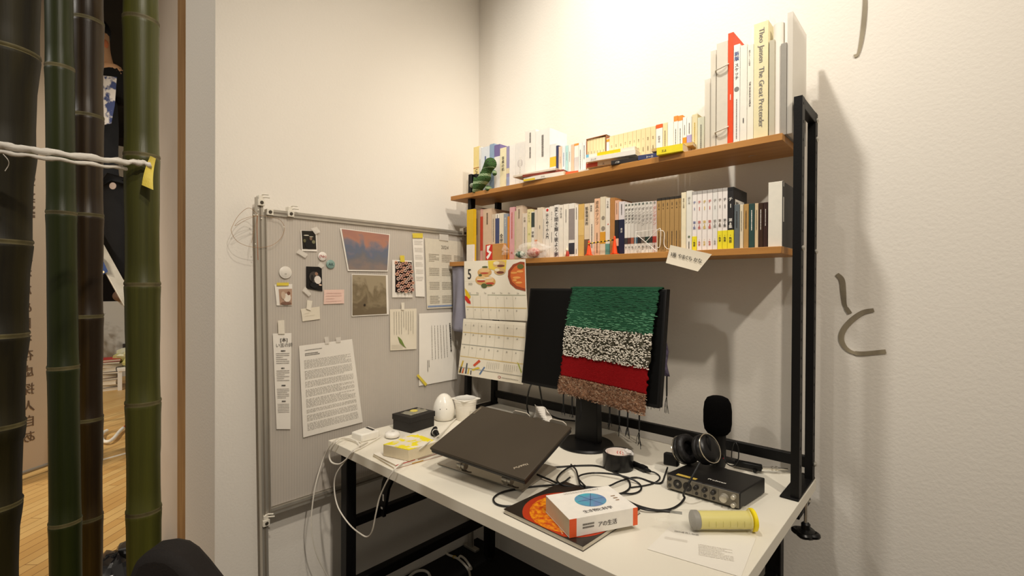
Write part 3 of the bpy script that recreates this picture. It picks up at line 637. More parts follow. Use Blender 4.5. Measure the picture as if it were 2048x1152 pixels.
t, q = paper('receipt_strip', [(824, 473), (846, 473.7), (849, 593.5), (831, 593)], RCPT, 'long printed paper strip right of the ring photo, yellow tape at its top', 'receipt', 'paper strips on the pin board', tapes=[([(824, 466.5), (845, 466.5), (845, 476), (825, 476)], TAPY)])
for k in range(6): lines_on(t, q, .12, .06+k*.12, .88, .14+k*.12, 3, K(150, 144, 136), fill=.2)
t, q = paper('wall_calendar', [(849, 476), (926, 484), (924, 614), (853.5, 617.8)], K(214, 206, 188), 'grey year calendar for 2024 with twelve small month blocks', 'calendar', tapes=[([(878, 468), (896, 469.5), (896, 482), (878, 480)], TAPC)])
mb = MB()
def on_q(mb, q, s, u, v, h, off=.0048, m=0, bold=0):
    o = bil(q, u, v, off); r = (q[1]-q[0]).normalized(); uu = V((0, 0, 1)); text(mb, s, o, r, uu, h, m=m, bold=bold)
on_q(mb, q, '2024', .40, .13, .022); obj('year_numerals', mb, K(120, 112, 100), t, smooth=False)
for i in range(4):
    for j in range(3): lines_on(t, q, .08+j*.33, .21+i*.2, .34+j*.33, .33+i*.2, 5, K(134, 126, 112), fill=.3, name='month_block')
inset('blue_line', t, q, .02, .955, .98, .98, K(130, 146, 176))
t, q = paper('handwritten_note', [(779, 618.7), (832.5, 617), (832.5, 698), (780, 701)], PAPC, 'cream note with vertical writing and a green leaf drawing', 'note', 'notes with vertical writing', tapes=[([(802, 605), (808, 605), (808, 620), (802, 620)], TAPW)])
lines_on(t, q, .1, .06, .9, .62, 9, K(176, 170, 156), True, .25); mb = MB(); mb.add([bil(q, *p, .005) for p in ((.27, .66), (.34, .70), (.42, .76), (.52, .90), (.60, .97), (.46, .90), (.34, .82))][::-1], [tuple(range(7))]); obj('leaf_drawing', mb, K(110, 132, 62), t, smooth=False)
lines_on(t, q, .04, .86, .45, .97, 3, K(170, 162, 146), fill=.2, name='sketch')
t, q = paper('letter_sheet', [(837.4, 627), (905.6, 624), (913.6, 757.6), (837.4, 772)], PAP, 'tall white letter with sparse vertical writing and yellow tape at its lower left corner', 'letter', 'notes with vertical writing', tapes=[([(832.5, 751), (836, 748), (854, 768), (850, 772)], TAPY)])
lines_on(t, q, .30, .18, .80, .66, 6, K(150, 144, 134), True, .16); lines_on(t, q, .84, .16, .9, .68, 1, K(70, 66, 60), True, .6); lines_on(t, q, .2, .66, .27, .82, 2, K(110, 104, 96), True, .4, 'signature')
t, q = paper('receipt_strip', [(545, 667), (582.4, 666), (580.4, 858), (552.6, 858)], RCPT, 'long white printed strip at the far left of the board, held by clear tape', 'receipt', 'paper strips on the pin board', tapes=[([(555, 641), (568, 640), (569, 668), (556, 668)], TAPW)])
mb = MB(); on_q(mb, q, '[本]', .38, .085, .016, bold=.02); on_q(mb, q, 'い言の詩', .14, .14, .016); obj('heading', mb, K(60, 56, 52), t, smooth=False)
for v0, v1 in ((.2, .32), (.38, .50), (.57, .68), (.73, .83)): lines_on(t, q, .12, v0, .88, v1, 6, K(110, 104, 98), fill=.28)
for v0 in (.175, .355, .535, .70): lines_on(t, q, .4, v0, .65, v0+.015, 1, INK, fill=.9)
t, q = paper('typed_sheet', [(597.6, 691.7), (703.6, 678), (725, 844), (606, 875)], PAP, 'large sheet of dense typed text low on the board', 'paper', None, .0, tapes=[([(648, 674), (656, 673), (658, 687), (650, 688)], TAPC), ([(671, 675), (681, 674), (681, 684), (672, 685)], TAPC)])
v = .16
for n_ in (7, 7, 5, 6, 7, 3, 5, 6): lines_on(t, q, .07, v, .93, v+n_*.0140, n_, K(150, 145, 138), fill=.26); v += n_*.0140+.019
lines_on(t, q, .09, .05, .4, .062, 1, K(90, 86, 82), fill=.5); lines_on(t, q, .09, .085, .35, .12, 2, K(90, 86, 82), fill=.45)
# copper wire light string hooked on the post
wl = thing('wire_lights', 'thin copper wire loop with tiny clear lights hooked on the board post', 'wire', at(517, 420, 'X', XP+.01))
CW = mat('copper_wire', (176, 140, 100), .4, .6)
WX = XP+.014
def wp(l): return smoothpath([at(x, y, 'X', WX) for x, y in l], 8)
obj('wire_loop', MB().tube(wp([(517, 430), (498, 416), (478, 430), (465, 452), (463, 464), (474, 482), (495, 492), (520, 495), (545, 490), (562, 476), (569, 456), (560, 440), (540, 434), (518, 430)]), .0007, 5), CW, wl)
obj('wire_loop', MB().tube(wp([(517, 430), (492, 440), (470, 452), (482, 440), (508, 432), (514, 436), (506, 470), (503, 486)]), .0006, 5), CW, wl)
obj('wire_tail', MB().tube([at(515, 430, 'X', WX), at(514, 455, 'X', WX), at(516, 520, 'X', WX)], .0012, 5), K(160, 104, 74), wl)
mb = MB()
for x, y in ((517, 420), (508, 430), (523, 437), (568, 454), (515, 430), (511, 488)): mb.ball(at(x, y, 'X', WX), .0022, n=8, k=6)
obj('tiny_lights', mb, K(250, 244, 228, .2), wl)

# ============================================================ books and small things on the rack
PAGES = mat('page_block', (226, 212, 184), .85, col2=(212, 196, 164), scale=60, stretch=(40, 1, 1), contrast=.3)
INKS = dict(k=(38, 36, 38), g=(130, 126, 122), r=(186, 60, 46), b=(64, 84, 140), w=(236, 232, 224), o=(220, 130, 40), y=(206, 176, 60), n=(96, 80, 60))
def spine_book(x0, x1, yt, col, label, deco=(), zb=1.459, ys=1.512, dep=.128, group='books standing on the lower shelf', name='book', cat='book', rough=.55, pages=True, dy=0.):
    xm = (x0+x1)/2; ys += dy
    X0 = at(x0, yt+40, 'Y', ys).x+.0003; X1 = at(x1, yt+40, 'Y', ys).x-.0003; zt_ = at(xm, yt, 'Y', ys).z
    W, H = X1-X0, zt_-zb; cen = V(((X0+X1)/2, ys+dep/2, zb))
    t = thing(name, label, cat, cen, group); c = K(*col, rough); e = min(.0018, W*.14)
    m = MB()
    if pages:
        m.box(X0, X0+e, ys+.002, ys+dep, zb, zt_).box(X1-e, X1, ys+.002, ys+dep, zb, zt_).box(X0, X1, ys, ys+e+.0005, zb, zt_)
        cv_ = obj('cover', m, c, t, smooth=False)
        obj('pages', MB().box(X0+e, X1-e, ys+e+.0006, ys+dep-.004, zb+.0025, zt_-.0025), PAGES, t, smooth=False)
    else: cv_ = obj('case', m.box(X0, X1, ys, ys+dep, zb, zt_), c, t, smooth=False, bev=.0008)
    for d in deco:
        if d[0] == 'b':        # paper band or printed field round the spine
            _, v0, v1, cc = d; k = .0004
            obj('band', MB().box(X0-.00005, X1+.00005, ys-k, ys+dep*.5, zt_-H*v1, zt_-H*v0-.00005), K(*cc), cv_, smooth=False)
        elif d[0] == 't':      # upright title
            _, s_, ck, v0, sz, *rest = d
            mb = MB(); text(mb, s_, (X0+W*(rest[0] if rest else .5), ys-.0009, zt_-H*v0), (1, 0, 0), (0, 0, 1), W*sz, vertical=True, bold=rest[1] if len(rest) > 1 else .012)
            obj('title', mb, K(*INKS[ck]), cv_, smooth=False)
        elif d[0] == 'l':      # latin title running down the spine
            _, s_, ck, v0, sz, *rest = d
            mb = MB(); text(mb, s_, (X0+W*(rest[0] if rest else .35), ys-.0009, zt_-H*v0), (0, 0, -1), (1, 0, 0), W*sz, bold=.012)
            obj('title', mb, K(*INKS[ck]), cv_, smooth=False)
        elif d[0] == 'c':      # round or square emblem
            _, u, v, r_, cc = d
            obj('emblem', MB().disc((X0+W*u, ys-.0002, zt_-H*v), (0, -1, 0), W*r_, 16, h=.0006), K(*cc), cv_, smooth=False)
        elif d[0] == 'p':      # small print block
            _, v0, v1, ck = d
            mb = MB(); scribble(mb, (X0+W*.3, ys-.0009, zt_-H*v0), (1, 0, 0), (0, 0, 1), W*.4, H*(v1-v0), 1, vertical=True, fill=.7)
            obj('small_print', mb, K(*INKS[ck]), cv_, smooth=False)
    return t
BX = [
 (933.5, 946.6, 418.8, (206, 168, 24), 'yellow book with white lower band at the left end of the lower shelf', [('b', .68, 1, (226, 218, 204))], 0),
 (946.9, 960.3, 416, (150, 128, 108), 'grey brown book right of the yellow one on the lower shelf', [('p', .2, .5, 'n'), ('b', 0, .04, (120, 100, 84))], 0),
 (960.6, 965.7, 418.5, (196, 150, 140), 'slim red book with pale foot between two beige books', [('b', .14, .80, (176, 56, 36))], 0),
 (966, 982.8, 417.6, (198, 172, 146), 'thick plain beige book near the left end of the lower shelf', [('p', .08, .3, 'n')], 0),
 (983.2, 990.4, 428.4, (196, 178, 156), 'slim beige book left of the one with the blue photo', [('p', .1, .6, 'n')], 0),
 (990.8, 998.2, 427.3, (220, 212, 200), 'white book with dark blue photo block on its spine', [('b', .1, .64, (58, 66, 104)), ('p', .02, .1, 'k')], 0),
 (998.6, 1007.2, 426, (214, 204, 182), 'cream book with bold black title low on its spine', [('t', '全世界の', 'k', .44, .8, .5, .03)], 0),
 (1007.6, 1014.4, 427.3, (140, 148, 158), 'grey blue book with a dark foot, left of the orange one', [('t', 'はじまり', 'w', .08, .5), ('b', .8, 1, (60, 52, 56))], 0),
 (1014.8, 1018.8, 432.8, (206, 132, 48), 'slim orange book left of the pink one', [], 0),
 (1019.2, 1028.8, 414.3, (214, 160, 164), 'pink book on the lower shelf', [('p', .1, .6, 'r'), ('c', .5, .87, .14, (190, 60, 50))], 0),
 (1029.1, 1031.7, 422.5, (196, 186, 150), 'very slim olive patterned book right of the pink one', [], 0),
 (1032, 1044.2, 411.6, (206, 186, 164), 'tall beige white book with broad blank spine right of the pink one', [('p', .06, .3, 'n'), ('b', 0, .025, (184, 162, 140))], 0),
 (1044.6, 1054.1, 426.6, (214, 200, 182), 'shorter pale book with a single column of tiny print', [('t', '小説', 'n', .08, .42), ('p', .3, .7, 'g')], 0),
 (1054.5, 1062.3, 418.3, (218, 206, 152), 'pale yellow book with soft green drawing', [('t', 'アトリエ', 'n', .06, .5), ('c', .5, .5, .2, (176, 176, 110))], 0),
 (1062.7, 1068.7, 423.4, (222, 216, 204), 'white book with dark green block at its top', [('b', .02, .33, (50, 62, 58)), ('t', '学校', 'k', .42, .8, .5, .03)], 0),
 (1069, 1074, 419.7, (214, 202, 184), 'slim cream book with a small black and orange foot', [('b', .62, .7, (210, 120, 60)), ('b', .80, .92, (50, 46, 44))], 0),
 (1074.4, 1084.8, 415, (220, 206, 184), 'cream book with almost blank spine', [('p', .35, .42, 'g')], 0),
 (1085.2, 1090.3, 418.8, (226, 216, 202), 'slim white book left of the bold titled white one', [('p', .2, .6, 'g')], 0),
 (1090.7, 1098.8, 415.2, (228, 220, 208), 'white book with bold black title and small red mark at the top', [('c', .5, .05, .28, (196, 50, 44)), ('t', 'はじめての入門', 'k', .11, .72, .5, .03)], 0),
 (1099.2, 1107.8, 412.5, (226, 218, 206), 'white book with one fine column of grey lettering', [('t', 'スケッチノート', 'g', .1, .42), ('p', .5, .7, 'g')], 0),
 (1108.2, 1117.4, 409.8, (220, 214, 206), 'white book with large patterned black title down the whole spine', [('t', '変と間き輝く彼よう夢', 'k', .04, .86, .5, .02), ('b', .9, 1, (190, 176, 176))], 0),
 (1117.8, 1126.4, 409.8, (224, 216, 202), 'white book with short grey title right of the patterned one', [('t', '海と物語', 'g', .05, .5)], 0),
 (1126.8, 1137.2, 408, (226, 218, 204), 'plain white book left of the one with a grey block', [('p', .1, .35, 'g')], 0),
 (1137.6, 1148.8, 406.7, (224, 218, 208), 'white book with grey block and black foot behind the figurine', [('b', .1, .68, (140, 130, 126)), ('b', .74, .95, (46, 46, 56))], 0),
 (1149.2, 1156.2, 410, (226, 218, 206), 'slim white book left of the ochre one', [('p', .05, .3, 'k'), ('p', .85, .95, 'k')], 0),
 (1156.6, 1168.3, 408, (204, 166, 92), 'ochre gold book on the lower shelf', [('b', .3, .6, (212, 178, 108))], 0),
 (1168.7, 1178.8, 407, (212, 194, 168), 'beige book with brown foot and bold title behind the left cone', [('t', '拡張現実的', 'k', .06, .62, .5, .02), ('b', .68, 1, (110, 84, 60))], 0),
 (1179.2, 1188.4, 406, (222, 208, 188), 'pale book with columns of small titles left of the peach one', [('t', '図書館', 'k', .04, .4, .35), ('p', .4, .85, 'k')], 0),
 (1188.8, 1199.8, 397, (226, 182, 148), 'tall peach book with brown title', [('t', '道具のプツリ', 'n', .04, .62), ('p', .6, .95, 'n')], 0),
 (1200.2, 1210.8, 393.6, (216, 204, 180), 'tall cream book with grey dots and an orange square', [('c', .6, .36, .32, (140, 130, 116)), ('c', .6, .54, .36, (140, 130, 116)), ('b', .6, .8, (212, 150, 40))], 0),
 (1211.2, 1219.8, 396, (226, 218, 206), 'white book with turquoise foot', [('t', 'うしの本', 'k', .05, .5), ('b', .8, 1, (96, 150, 142)), ('c', .6, .46, .12, (190, 60, 50))], 0),
 (1220.2, 1229.4, 395.4, (176, 124, 70), 'brown cardboard coloured book behind the right cone', [], 0),
 (1229.8, 1237.2, 400.8, (222, 176, 150), 'peach book with black lower part', [('p', .05, .3, 'n'), ('b', .36, .7, (34, 32, 34)), ('b', .84, 1, (34, 32, 34))], 0),
 (1237.6, 1248.8, 403, (214, 208, 210), 'white book with navy blue lower part', [('p', .05, .25, 'k'), ('b', .34, 1, (28, 32, 58)), ('t', '東京', 'w', .5, .4)], 0),
]
for i, (x0, x1, yt, col, lab, deco, dy) in enumerate(BX): spine_book(x0, x1, yt, col, lab, deco, dy=-.0275 if i == 0 else 0, dep=.019 if i == 0 else .128)
MGE = [1249, 1255.4, 1261.8, 1268.3, 1275.1, 1282.2, 1290.2, 1297.7, 1305.2, 1313.4]
ORD = ['first', 'second', 'third', 'fourth', 'fifth', 'sixth', 'seventh', 'eighth', 'ninth', 'tenth', 'eleventh', 'twelfth']
for i in range(9):
    spine_book(MGE[i]+.15, MGE[i+1]-.15, 407-i*.65, (224, 220, 212) if i < 8 else (216, 196, 190), '%s from the left of nine white comic volumes with bold black lettering%s' % (ORD[i], ', its top red' if i == 8 else ''),
               [('c', .5, .035, .3, (96, 104, 96)), ('t', 'ダンダダン', 'r' if i == 8 else 'k', .10, .92, .5, .03), ('b', .68, .80, [(60, 56, 56), (90, 50, 44), (170, 96, 70), (80, 110, 130), (50, 48, 50), (120, 110, 100), (40, 60, 50), (60, 56, 54), (176, 60, 50)][i]), ('t', '第%d' % (i+1), 'k', .85, .5)], dep=.113, group='white comic series on the lower shelf')
GD = [1313.4, 1322.4, 1330.6, 1339.6, 1348.7, 1357.9, 1362.2]
for i in range(6):
    spine_book(GD[i]+.15, GD[i+1]-.15, 396.5-i*1.1, (164, 130, 78), '%s from the left of six tan gold books with dark tops' % ORD[i], [('b', 0, .045, (44, 38, 30)), ('p', .1, .16, 'k'), ('c', .5, .2, .12, (70, 54, 34)), ('p', .62, .95, 'k')], dep=.113, group='tan gold book series on the lower shelf')
spine_book(1362.5, 1372.2, 384.7, (226, 216, 186), 'cream book right of the tan gold series', [('t', '景色と言葉', 'n', .1, .4)])
spine_book(1372.7, 1384, 381.5, (220, 218, 208), 'white grey book with small round green mark left of the numbered comics', [('t', '詩と木', 'g', .1, .45), ('c', .5, .76, .2, (96, 110, 90)), ('p', .84, .96, 'k')])
CH = [1384.3, 1394, 1404.1, 1414.4, 1425.1, 1435.2, 1444.9, 1455.2, 1467.4]
CI = 'brynkyko'
CN = ['b', 'r', 'y', 'r', 'g', 'n', 'k', 'w']
for i in range(8):
    bl = i == 7
    d = [('t', 'チ', CN[i], .16, .78, .5, .02), ('p', .27, .33, CN[i]), ('t', '第%d集' % (i+1), CN[i], .50, .66, .5, .02)]
    d += [('b', .0, .05, (168, 164, 160) if not bl else (20, 19, 20))]
    if i in (0, 5, 6, 7): d += [('b', .755 if i == 0 else .69, 1, (226, 214, 40)), ('t', '・魚豊', 'k', .80 if i == 0 else .75, .55, .5, .02)]
    else: d += [('t', '・魚豊', CN[i], .80, .5)]
    t = spine_book(CH[i]+.2, CH[i+1]-.2, 383-i*1.25, (30, 28, 29) if bl else ((228, 222, 218) if i != 4 else (220, 218, 214)), 'black eighth volume with a white label on its back cover' if bl else '%s of the white numbered comics with %s lettering%s' % (ORD[i], dict(b='blue', r='red', y='yellow', g='grey', n='brown', k='black')[CN[i]], ' and a yellow band' if i in (0, 5, 6) else ''), d, dep=.128, group='numbered comic series on the lower shelf')
    if bl:
        X1 = at(1467.2, 415, 'Y', 1.512).x
        lb = MB().add([(X1+.0003, 1.525, 1.612), (X1+.0003, 1.61, 1.612), (X1+.0003, 1.61, 1.53), (X1+.0003, 1.525, 1.53)][::-1], [(0, 1, 2, 3)])
        obj('back_label', lb, K(222, 218, 210), t, smooth=False)
        bcd = MB()
        for k in range(12): bcd.add([(X1+.0006, 1.53+k*.0022, 1.605), (X1+.0006, 1.531+k*.0022, 1.605), (X1+.0006, 1.531+k*.0022, 1.588), (X1+.0006, 1.53+k*.0022, 1.588)][::-1], [(0, 1, 2, 3)])
        obj('barcode', bcd, INK, t, smooth=False)
CDS = [(1468, 1479, 409, (96, 104, 108), 'grey blue disc case'), (1479.4, 1486.5, 409, (214, 204, 180), 'cream disc case'), (1486.9, 1497.2, 408, (176, 140, 84), 'tan disc case with black print'), (1497.6, 1509, 407, (46, 72, 70), 'dark teal disc case'), (1509.4, 1516.5, 406.5, (206, 186, 150), 'beige disc case'), (1516.9, 1526, 405.5, (58, 40, 30), 'dark brown disc case'), (1526.4, 1535.6, 404.5, (66, 46, 42), 'brown disc case touching the big white box')]
for x0, x1, yt, col, lab in CDS:
    spine_book(x0, x1, yt, col, lab+' on the lower shelf', [('p', .15, .6, 'k' if sum(col) > 300 else 'w')], dep=.125, group='disc cases on the lower shelf', name='disc_case', cat='disc case', rough=.2, pages=False, dy=.004)
bx = spine_book(1536.3, 1564.5, 363.5, (226, 222, 210), 'big black box with a white front at the right end of the lower shelf', [], dep=.17, group=None, name='product_box', cat='box', pages=False, dy=-.01)
X1 = at(1564.5, 403, 'Y', 1.502).x
obj('dark_side', MB().box(X1-.001, X1+.0008, 1.503, 1.67, 1.4605, at(1550, 363.5, 'Y', 1.502).z-.001), K(40, 38, 36, .4), bx, smooth=False)
obj('side_label', MB().box(X1+.0009, X1+.0013, 1.508, 1.518, 1.53, 1.60).box(X1+.0009, X1+.0013, 1.51, 1.516, 1.63, 1.642), K(206, 202, 192), bx, smooth=False)

UPG = 'books standing on the top shelf'
UY = 1.555
UB = [
 (947, 957.8, 293.6, (226, 206, 140), 'pale yellow book with brown bands at the left end of the top shelf', [('b', .42, .44, (170, 120, 60)), ('l', 'UV', 'n', .46, .6), ('b', .62, .64, (170, 120, 60))]),
 (958.1, 962.3, 294, (222, 220, 214), 'slim white book with black print right of the pale yellow one', [('p', .25, .55, 'k')]),
 (962.6, 979, 293.6, (210, 216, 222), 'white and pale blue book behind the knitted toy', [('p', .2, .5, 'b')]),
 (979.4, 988.3, 288, (134, 158, 186), 'blue grey book rising behind the knitted toy', []),
 (988.6, 999.6, 289.4, (112, 100, 150), 'purple book with white foot behind the knitted toy', [('b', .25, 1, (226, 224, 218))]),
 (1000, 1012.5, 295.5, (232, 222, 184), 'cream book with black title right of the knitted toy', [('t', '音楽の机', 'k', .2, .42)]),
 (1012.8, 1018.3, 292.6, (150, 144, 176), 'lavender book with pale blocks on the top shelf', [('b', .5, .62, (220, 206, 170)), ('b', .7, .9, (150, 160, 190))]),
 (1018.8, 1030.8, 289.8, (236, 232, 226), 'blank white book right of the lavender one', []),
 (1031.2, 1049.6, 285, (232, 228, 222), 'white book with faint grey triangle drawing', [('c', .5, .45, .3, (206, 200, 196)), ('p', .3, .9, 'w')]),
 (1050, 1070.8, 261, (236, 232, 224), 'tall white book, left of the two tall ones', [('p', .04, .22, 'g'), ('p', .3, .5, 'g')]),
 (1071.2, 1099.4, 259, (234, 232, 226), 'tallest thick white book in the middle of the top shelf', [('p', .1, .5, 'g'), ('b', .82, .98, (214, 212, 208))]),
 (1099.8, 1111.8, 288, (228, 228, 224), 'white book with a yellow square on the spine', [('b', .34, .6, (232, 186, 50))]),
 (1112.2, 1116.8, 291, (54, 58, 92), 'very slim navy book on the top shelf', []),
 (1117.2, 1123.6, 293, (232, 196, 172), 'slim peach book on the top shelf', [('p', .3, .5, 'g')]),
 (1124, 1130.6, 292, (216, 226, 228), 'slim pale blue book on the top shelf', [('p', .2, .7, 'b')]),
 (1131, 1136.2, 291, (176, 214, 212), 'slim turquoise book on the top shelf', [('p', .2, .5, 'g')]),
 (1136.6, 1142, 290, (230, 228, 220), 'slim white book between the turquoise and the salmon one', [('p', .2, .5, 'k')]),
 (1142.4, 1148, 289, (232, 190, 160), 'slim salmon book on the top shelf', []),
 (1148.4, 1157, 287, (236, 230, 220), 'white book with an orange top edge', [('b', 0, .06, (232, 150, 60)), ('b', .4, .8, (206, 200, 196))]),
 (1157.4, 1164.2, 286, (236, 232, 224), 'slim white book with black print left of the white pair', [('p', .2, .8, 'k')]),
 (1164.6, 1172, 284, (232, 230, 224), 'white book left of the slip cased set', [('p', .1, .5, 'k')]),
]
for x0, x1, yt, col, lab, deco in UB: spine_book(x0, x1, yt, col, lab, deco, zb=1.774, ys=UY, dep=.12, group=UPG)
sx = [1174, 1180, 1186, 1192, 1198, 1204, 1210.4]
for i in range(6): spine_book(sx[i]+.1, sx[i+1]-.1, 278.5-i*.9, (236, 214, 166), '%s of six pale yellow volumes inside the dark edged slip case' % ORD[i], [('p', .35, .6, 'n')], zb=1.7762, ys=UY+.004, dep=.105, group='volumes in the slip case')
X0, X1 = at(1172.4, 310, 'Y', UY).x, at(1212.2, 310, 'Y', UY).x; zt0 = at(1192, 273.5, 'Y', UY).z
cs = MB().box(X0, X0+.0022, UY, UY+.118, 1.7745, zt0).box(X1-.0022, X1, UY, UY+.118, 1.7745, zt0).box(X0, X1, UY, UY+.118, zt0-.0022, zt0).box(X0, X1, UY, UY+.118, 1.7745, 1.7758).box(X0, X1, UY+.1165, UY+.118, 1.7745, zt0)
solo('slip_case', cs, K(150, 96, 60), 'brown edged open slip case holding six pale volumes on the top shelf', 'book case', smooth=False)
spine_book(1212.8, 1218.4, 277, (236, 232, 224), 'slim white book with an orange band right of the slip case', [('b', .02, .10, (236, 160, 50))], zb=1.774, ys=UY, dep=.12, group=UPG)
cr = [1218.6, 1228, 1237, 1246.4, 1255, 1264.8, 1272.5, 1282, 1291, 1301, 1311.4]
for i in range(10): spine_book(cr[i]+.12, cr[i+1]-.12, 272-i*2.15, (238, 216, 168), '%s from the left in the long row of cream yellow pocket books' % ORD[i], [('t', ['山川', '空色', '心理', '夢小', '月火', '水木', '金土', '上中', '物語', '思考'][i], 'n', .26, .30), ('p', .5, .62, 'n')], zb=1.774, ys=UY, dep=.105, group='cream pocket books on the top shelf')
UB2 = [
 (1311.8, 1325, 248.6, (238, 234, 228), 'white pocket book with a red top, right of the cream row', [('b', 0, .1, (226, 96, 40)), ('t', '科学方法', 'k', .3, .34)]),
 (1325.4, 1334.8, 246, (236, 214, 166), 'single cream pocket book right of the red topped one', [('p', .2, .6, 'n')]),
 (1335.2, 1346.8, 245, (230, 236, 226), 'pale greenish white pocket book', [('b', .75, 1, (214, 226, 206))]),
 (1347.2, 1355.6, 232, (238, 234, 226), 'left one of two white books with orange tops', [('b', 0, .12, (236, 140, 60)), ('p', .3, .85, 'k')]),
 (1356, 1365, 231, (238, 234, 226), 'right one of two white books with orange tops', [('b', 0, .12, (236, 140, 60)), ('p', .3, .85, 'k')]),
 (1365.4, 1373, 234, (238, 234, 228), 'white book with bright orange lower half', [('p', .2, .45, 'k'), ('b', .5, 1, (240, 140, 20))]),
 (1373.4, 1383.4, 234, (238, 234, 228), 'white book with lilac lower half', [('p', .15, .42, 'k'), ('b', .45, 1, (170, 158, 206))]),
 (1383.8, 1394.8, 228.6, (232, 222, 180), 'cream book with dotted print left of the plastic folders', [('p', .2, .9, 'y')]),
 (1395.2, 1408.4, 234, (228, 232, 212), 'pale green white book touching the plastic folders', [('p', .2, .9, 'g')]),
]
for x0, x1, yt, col, lab, deco in UB2: spine_book(x0, x1, yt, col, lab, deco, zb=1.774, ys=UY, dep=.12, group=UPG)
# big folders, magazines and catalogues at the right end of the top shelf
BG = 'tall folders and catalogues at the right end of the top shelf'
FY = 1.505
CLP = clear('clear_sleeve', (226, 220, 206), .5, .25)
def sleeve(x0, x1, yt, m, label, name='clear_file', dep=.17, ys=FY):
    X0, X1 = at(x0, 240, 'Y', ys).x, at(x1, 240, 'Y', ys).x; zt_ = at((x0+x1)/2, yt, 'Y', ys).z
    t = thing(name, label, 'file', ((X0+X1)/2, ys+dep/2, 1.774), BG)
    obj('sleeve', MB().box(X0, X1, ys, ys+dep, 1.774, zt_), m, t, smooth=False, bev=.001)
    obj('papers', MB().box(X0+.002, X1-.002, ys+.003, ys+dep-.003, 1.776, zt_-.012), K(222, 214, 196), t, smooth=False)
    return t
sleeve(1409, 1420, 158, CLP, 'shorter clear plastic file left of the tall folders')
sleeve(1420.5, 1431.5, 101, CLP, 'tall clear plastic file left of the tied folder')
t = sleeve(1432.5, 1455, 84, K(206, 200, 186), 'grey white folder tied with two cords beside the red book', 'tied_folder')
X0, X1 = at(1432.5, 200, 'Y', FY).x, at(1455, 200, 'Y', FY).x
for y in (138, 262):
    z = at(1444, y, 'Y', FY).z
    obj('cord', MB().tube(smoothpath([(X0-.003, FY+.02, z-.006), (X0, FY-.006, z-.003), ((X0+X1)/2, FY-.010, z), (X1, FY-.006, z+.006), (X1+.003, FY+.02, z+.02)]), .0022, 6), K(196, 190, 176), t)
def tall(x0, x1, yt, col, label, deco=(), dep=.18, **k):
    return spine_book(x0, x1, yt, col, label, deco, zb=1.774, ys=FY, dep=dep, group=BG, **k)
tall(1455.8, 1467, 65.6, (222, 72, 26), 'tall orange red book among the folders', [('p', .55, .6, 'w')], dep=.19)
t = tall(1467.4, 1480, 89, (232, 230, 224), 'white magazine with blue and black lettering right of the red book', [('t', '新版', 'b', .07, .8, .5, .03), ('t', 'スケッチ', 'k', .19, .7), ('c', .5, .45, .4, (120, 120, 118)), ('p', .55, .95, 'g')])
tall(1480.4, 1494.3, 90, (230, 226, 214), 'blank white book right of the blue lettered magazine', [('p', .75, .8, 'k')])
tall(1494.7, 1507.2, 90, (234, 228, 212), 'white catalogue with a long black latin title', [('t', '遊びとアートの体系', 'k', .05, .30, .35), ('l', 'THE SAGRADA FAMILIA', 'k', .38, .42, .3)])
tall(1507.7, 1536.8, 44.7, (226, 216, 174), 'thick cream catalogue with a large grey title', [('l', 'Theo Jansen  The Great Pretender', 'g', .05, .52, .38)])
sleeve(1537.5, 1548.5, 80, K(186, 180, 160), 'grey beige folder right of the thick cream catalogue', 'folder')
t = thing('paper_roll', 'rolled white papers between the grey folders', 'paper', (at(1554, 240, 'Y', FY).x, FY+.02, 1.774), BG)
rx = at(1554, 240, 'Y', FY).x; zt0 = at(1554, 45, 'Y', FY).z
obj('rolled_sheets', MB().lathe([(.0145, 0), (.0145, zt0-1.774), (.012, zt0-1.774), (.012, zt0-1.80)], (rx, FY+.018, 1.774), n=20), PAP, t)
sleeve(1561, 1572.5, 86, K(150, 146, 138), 'mid grey folder near the right end of the top shelf', 'folder')
sleeve(1573.5, 1585, 24, clear('clear_sleeve_tall', (232, 228, 220), .6, .25), 'tallest clear plastic file at the right end of the top shelf')
t = thing('clear_bag', 'crumpled clear plastic sheet sticking up behind the cream catalogue', 'plastic', (at(1530, 45, 'Y', FY+.06).x, FY+.06, 1.774), BG)
ob = at(1500, 60, 'Y', FY+.10); oc = at(1570, 30, 'Y', FY+.10)
obj('film', MB().grid(lambda u, v: ob.lerp(oc, u)+V((0, .012*math.sin(u*9+v*4), -.40*v+.012*math.sin(u*13)*(1-v))), 20, 12), clear('thin_film', (240, 238, 232), .35, .2), t)

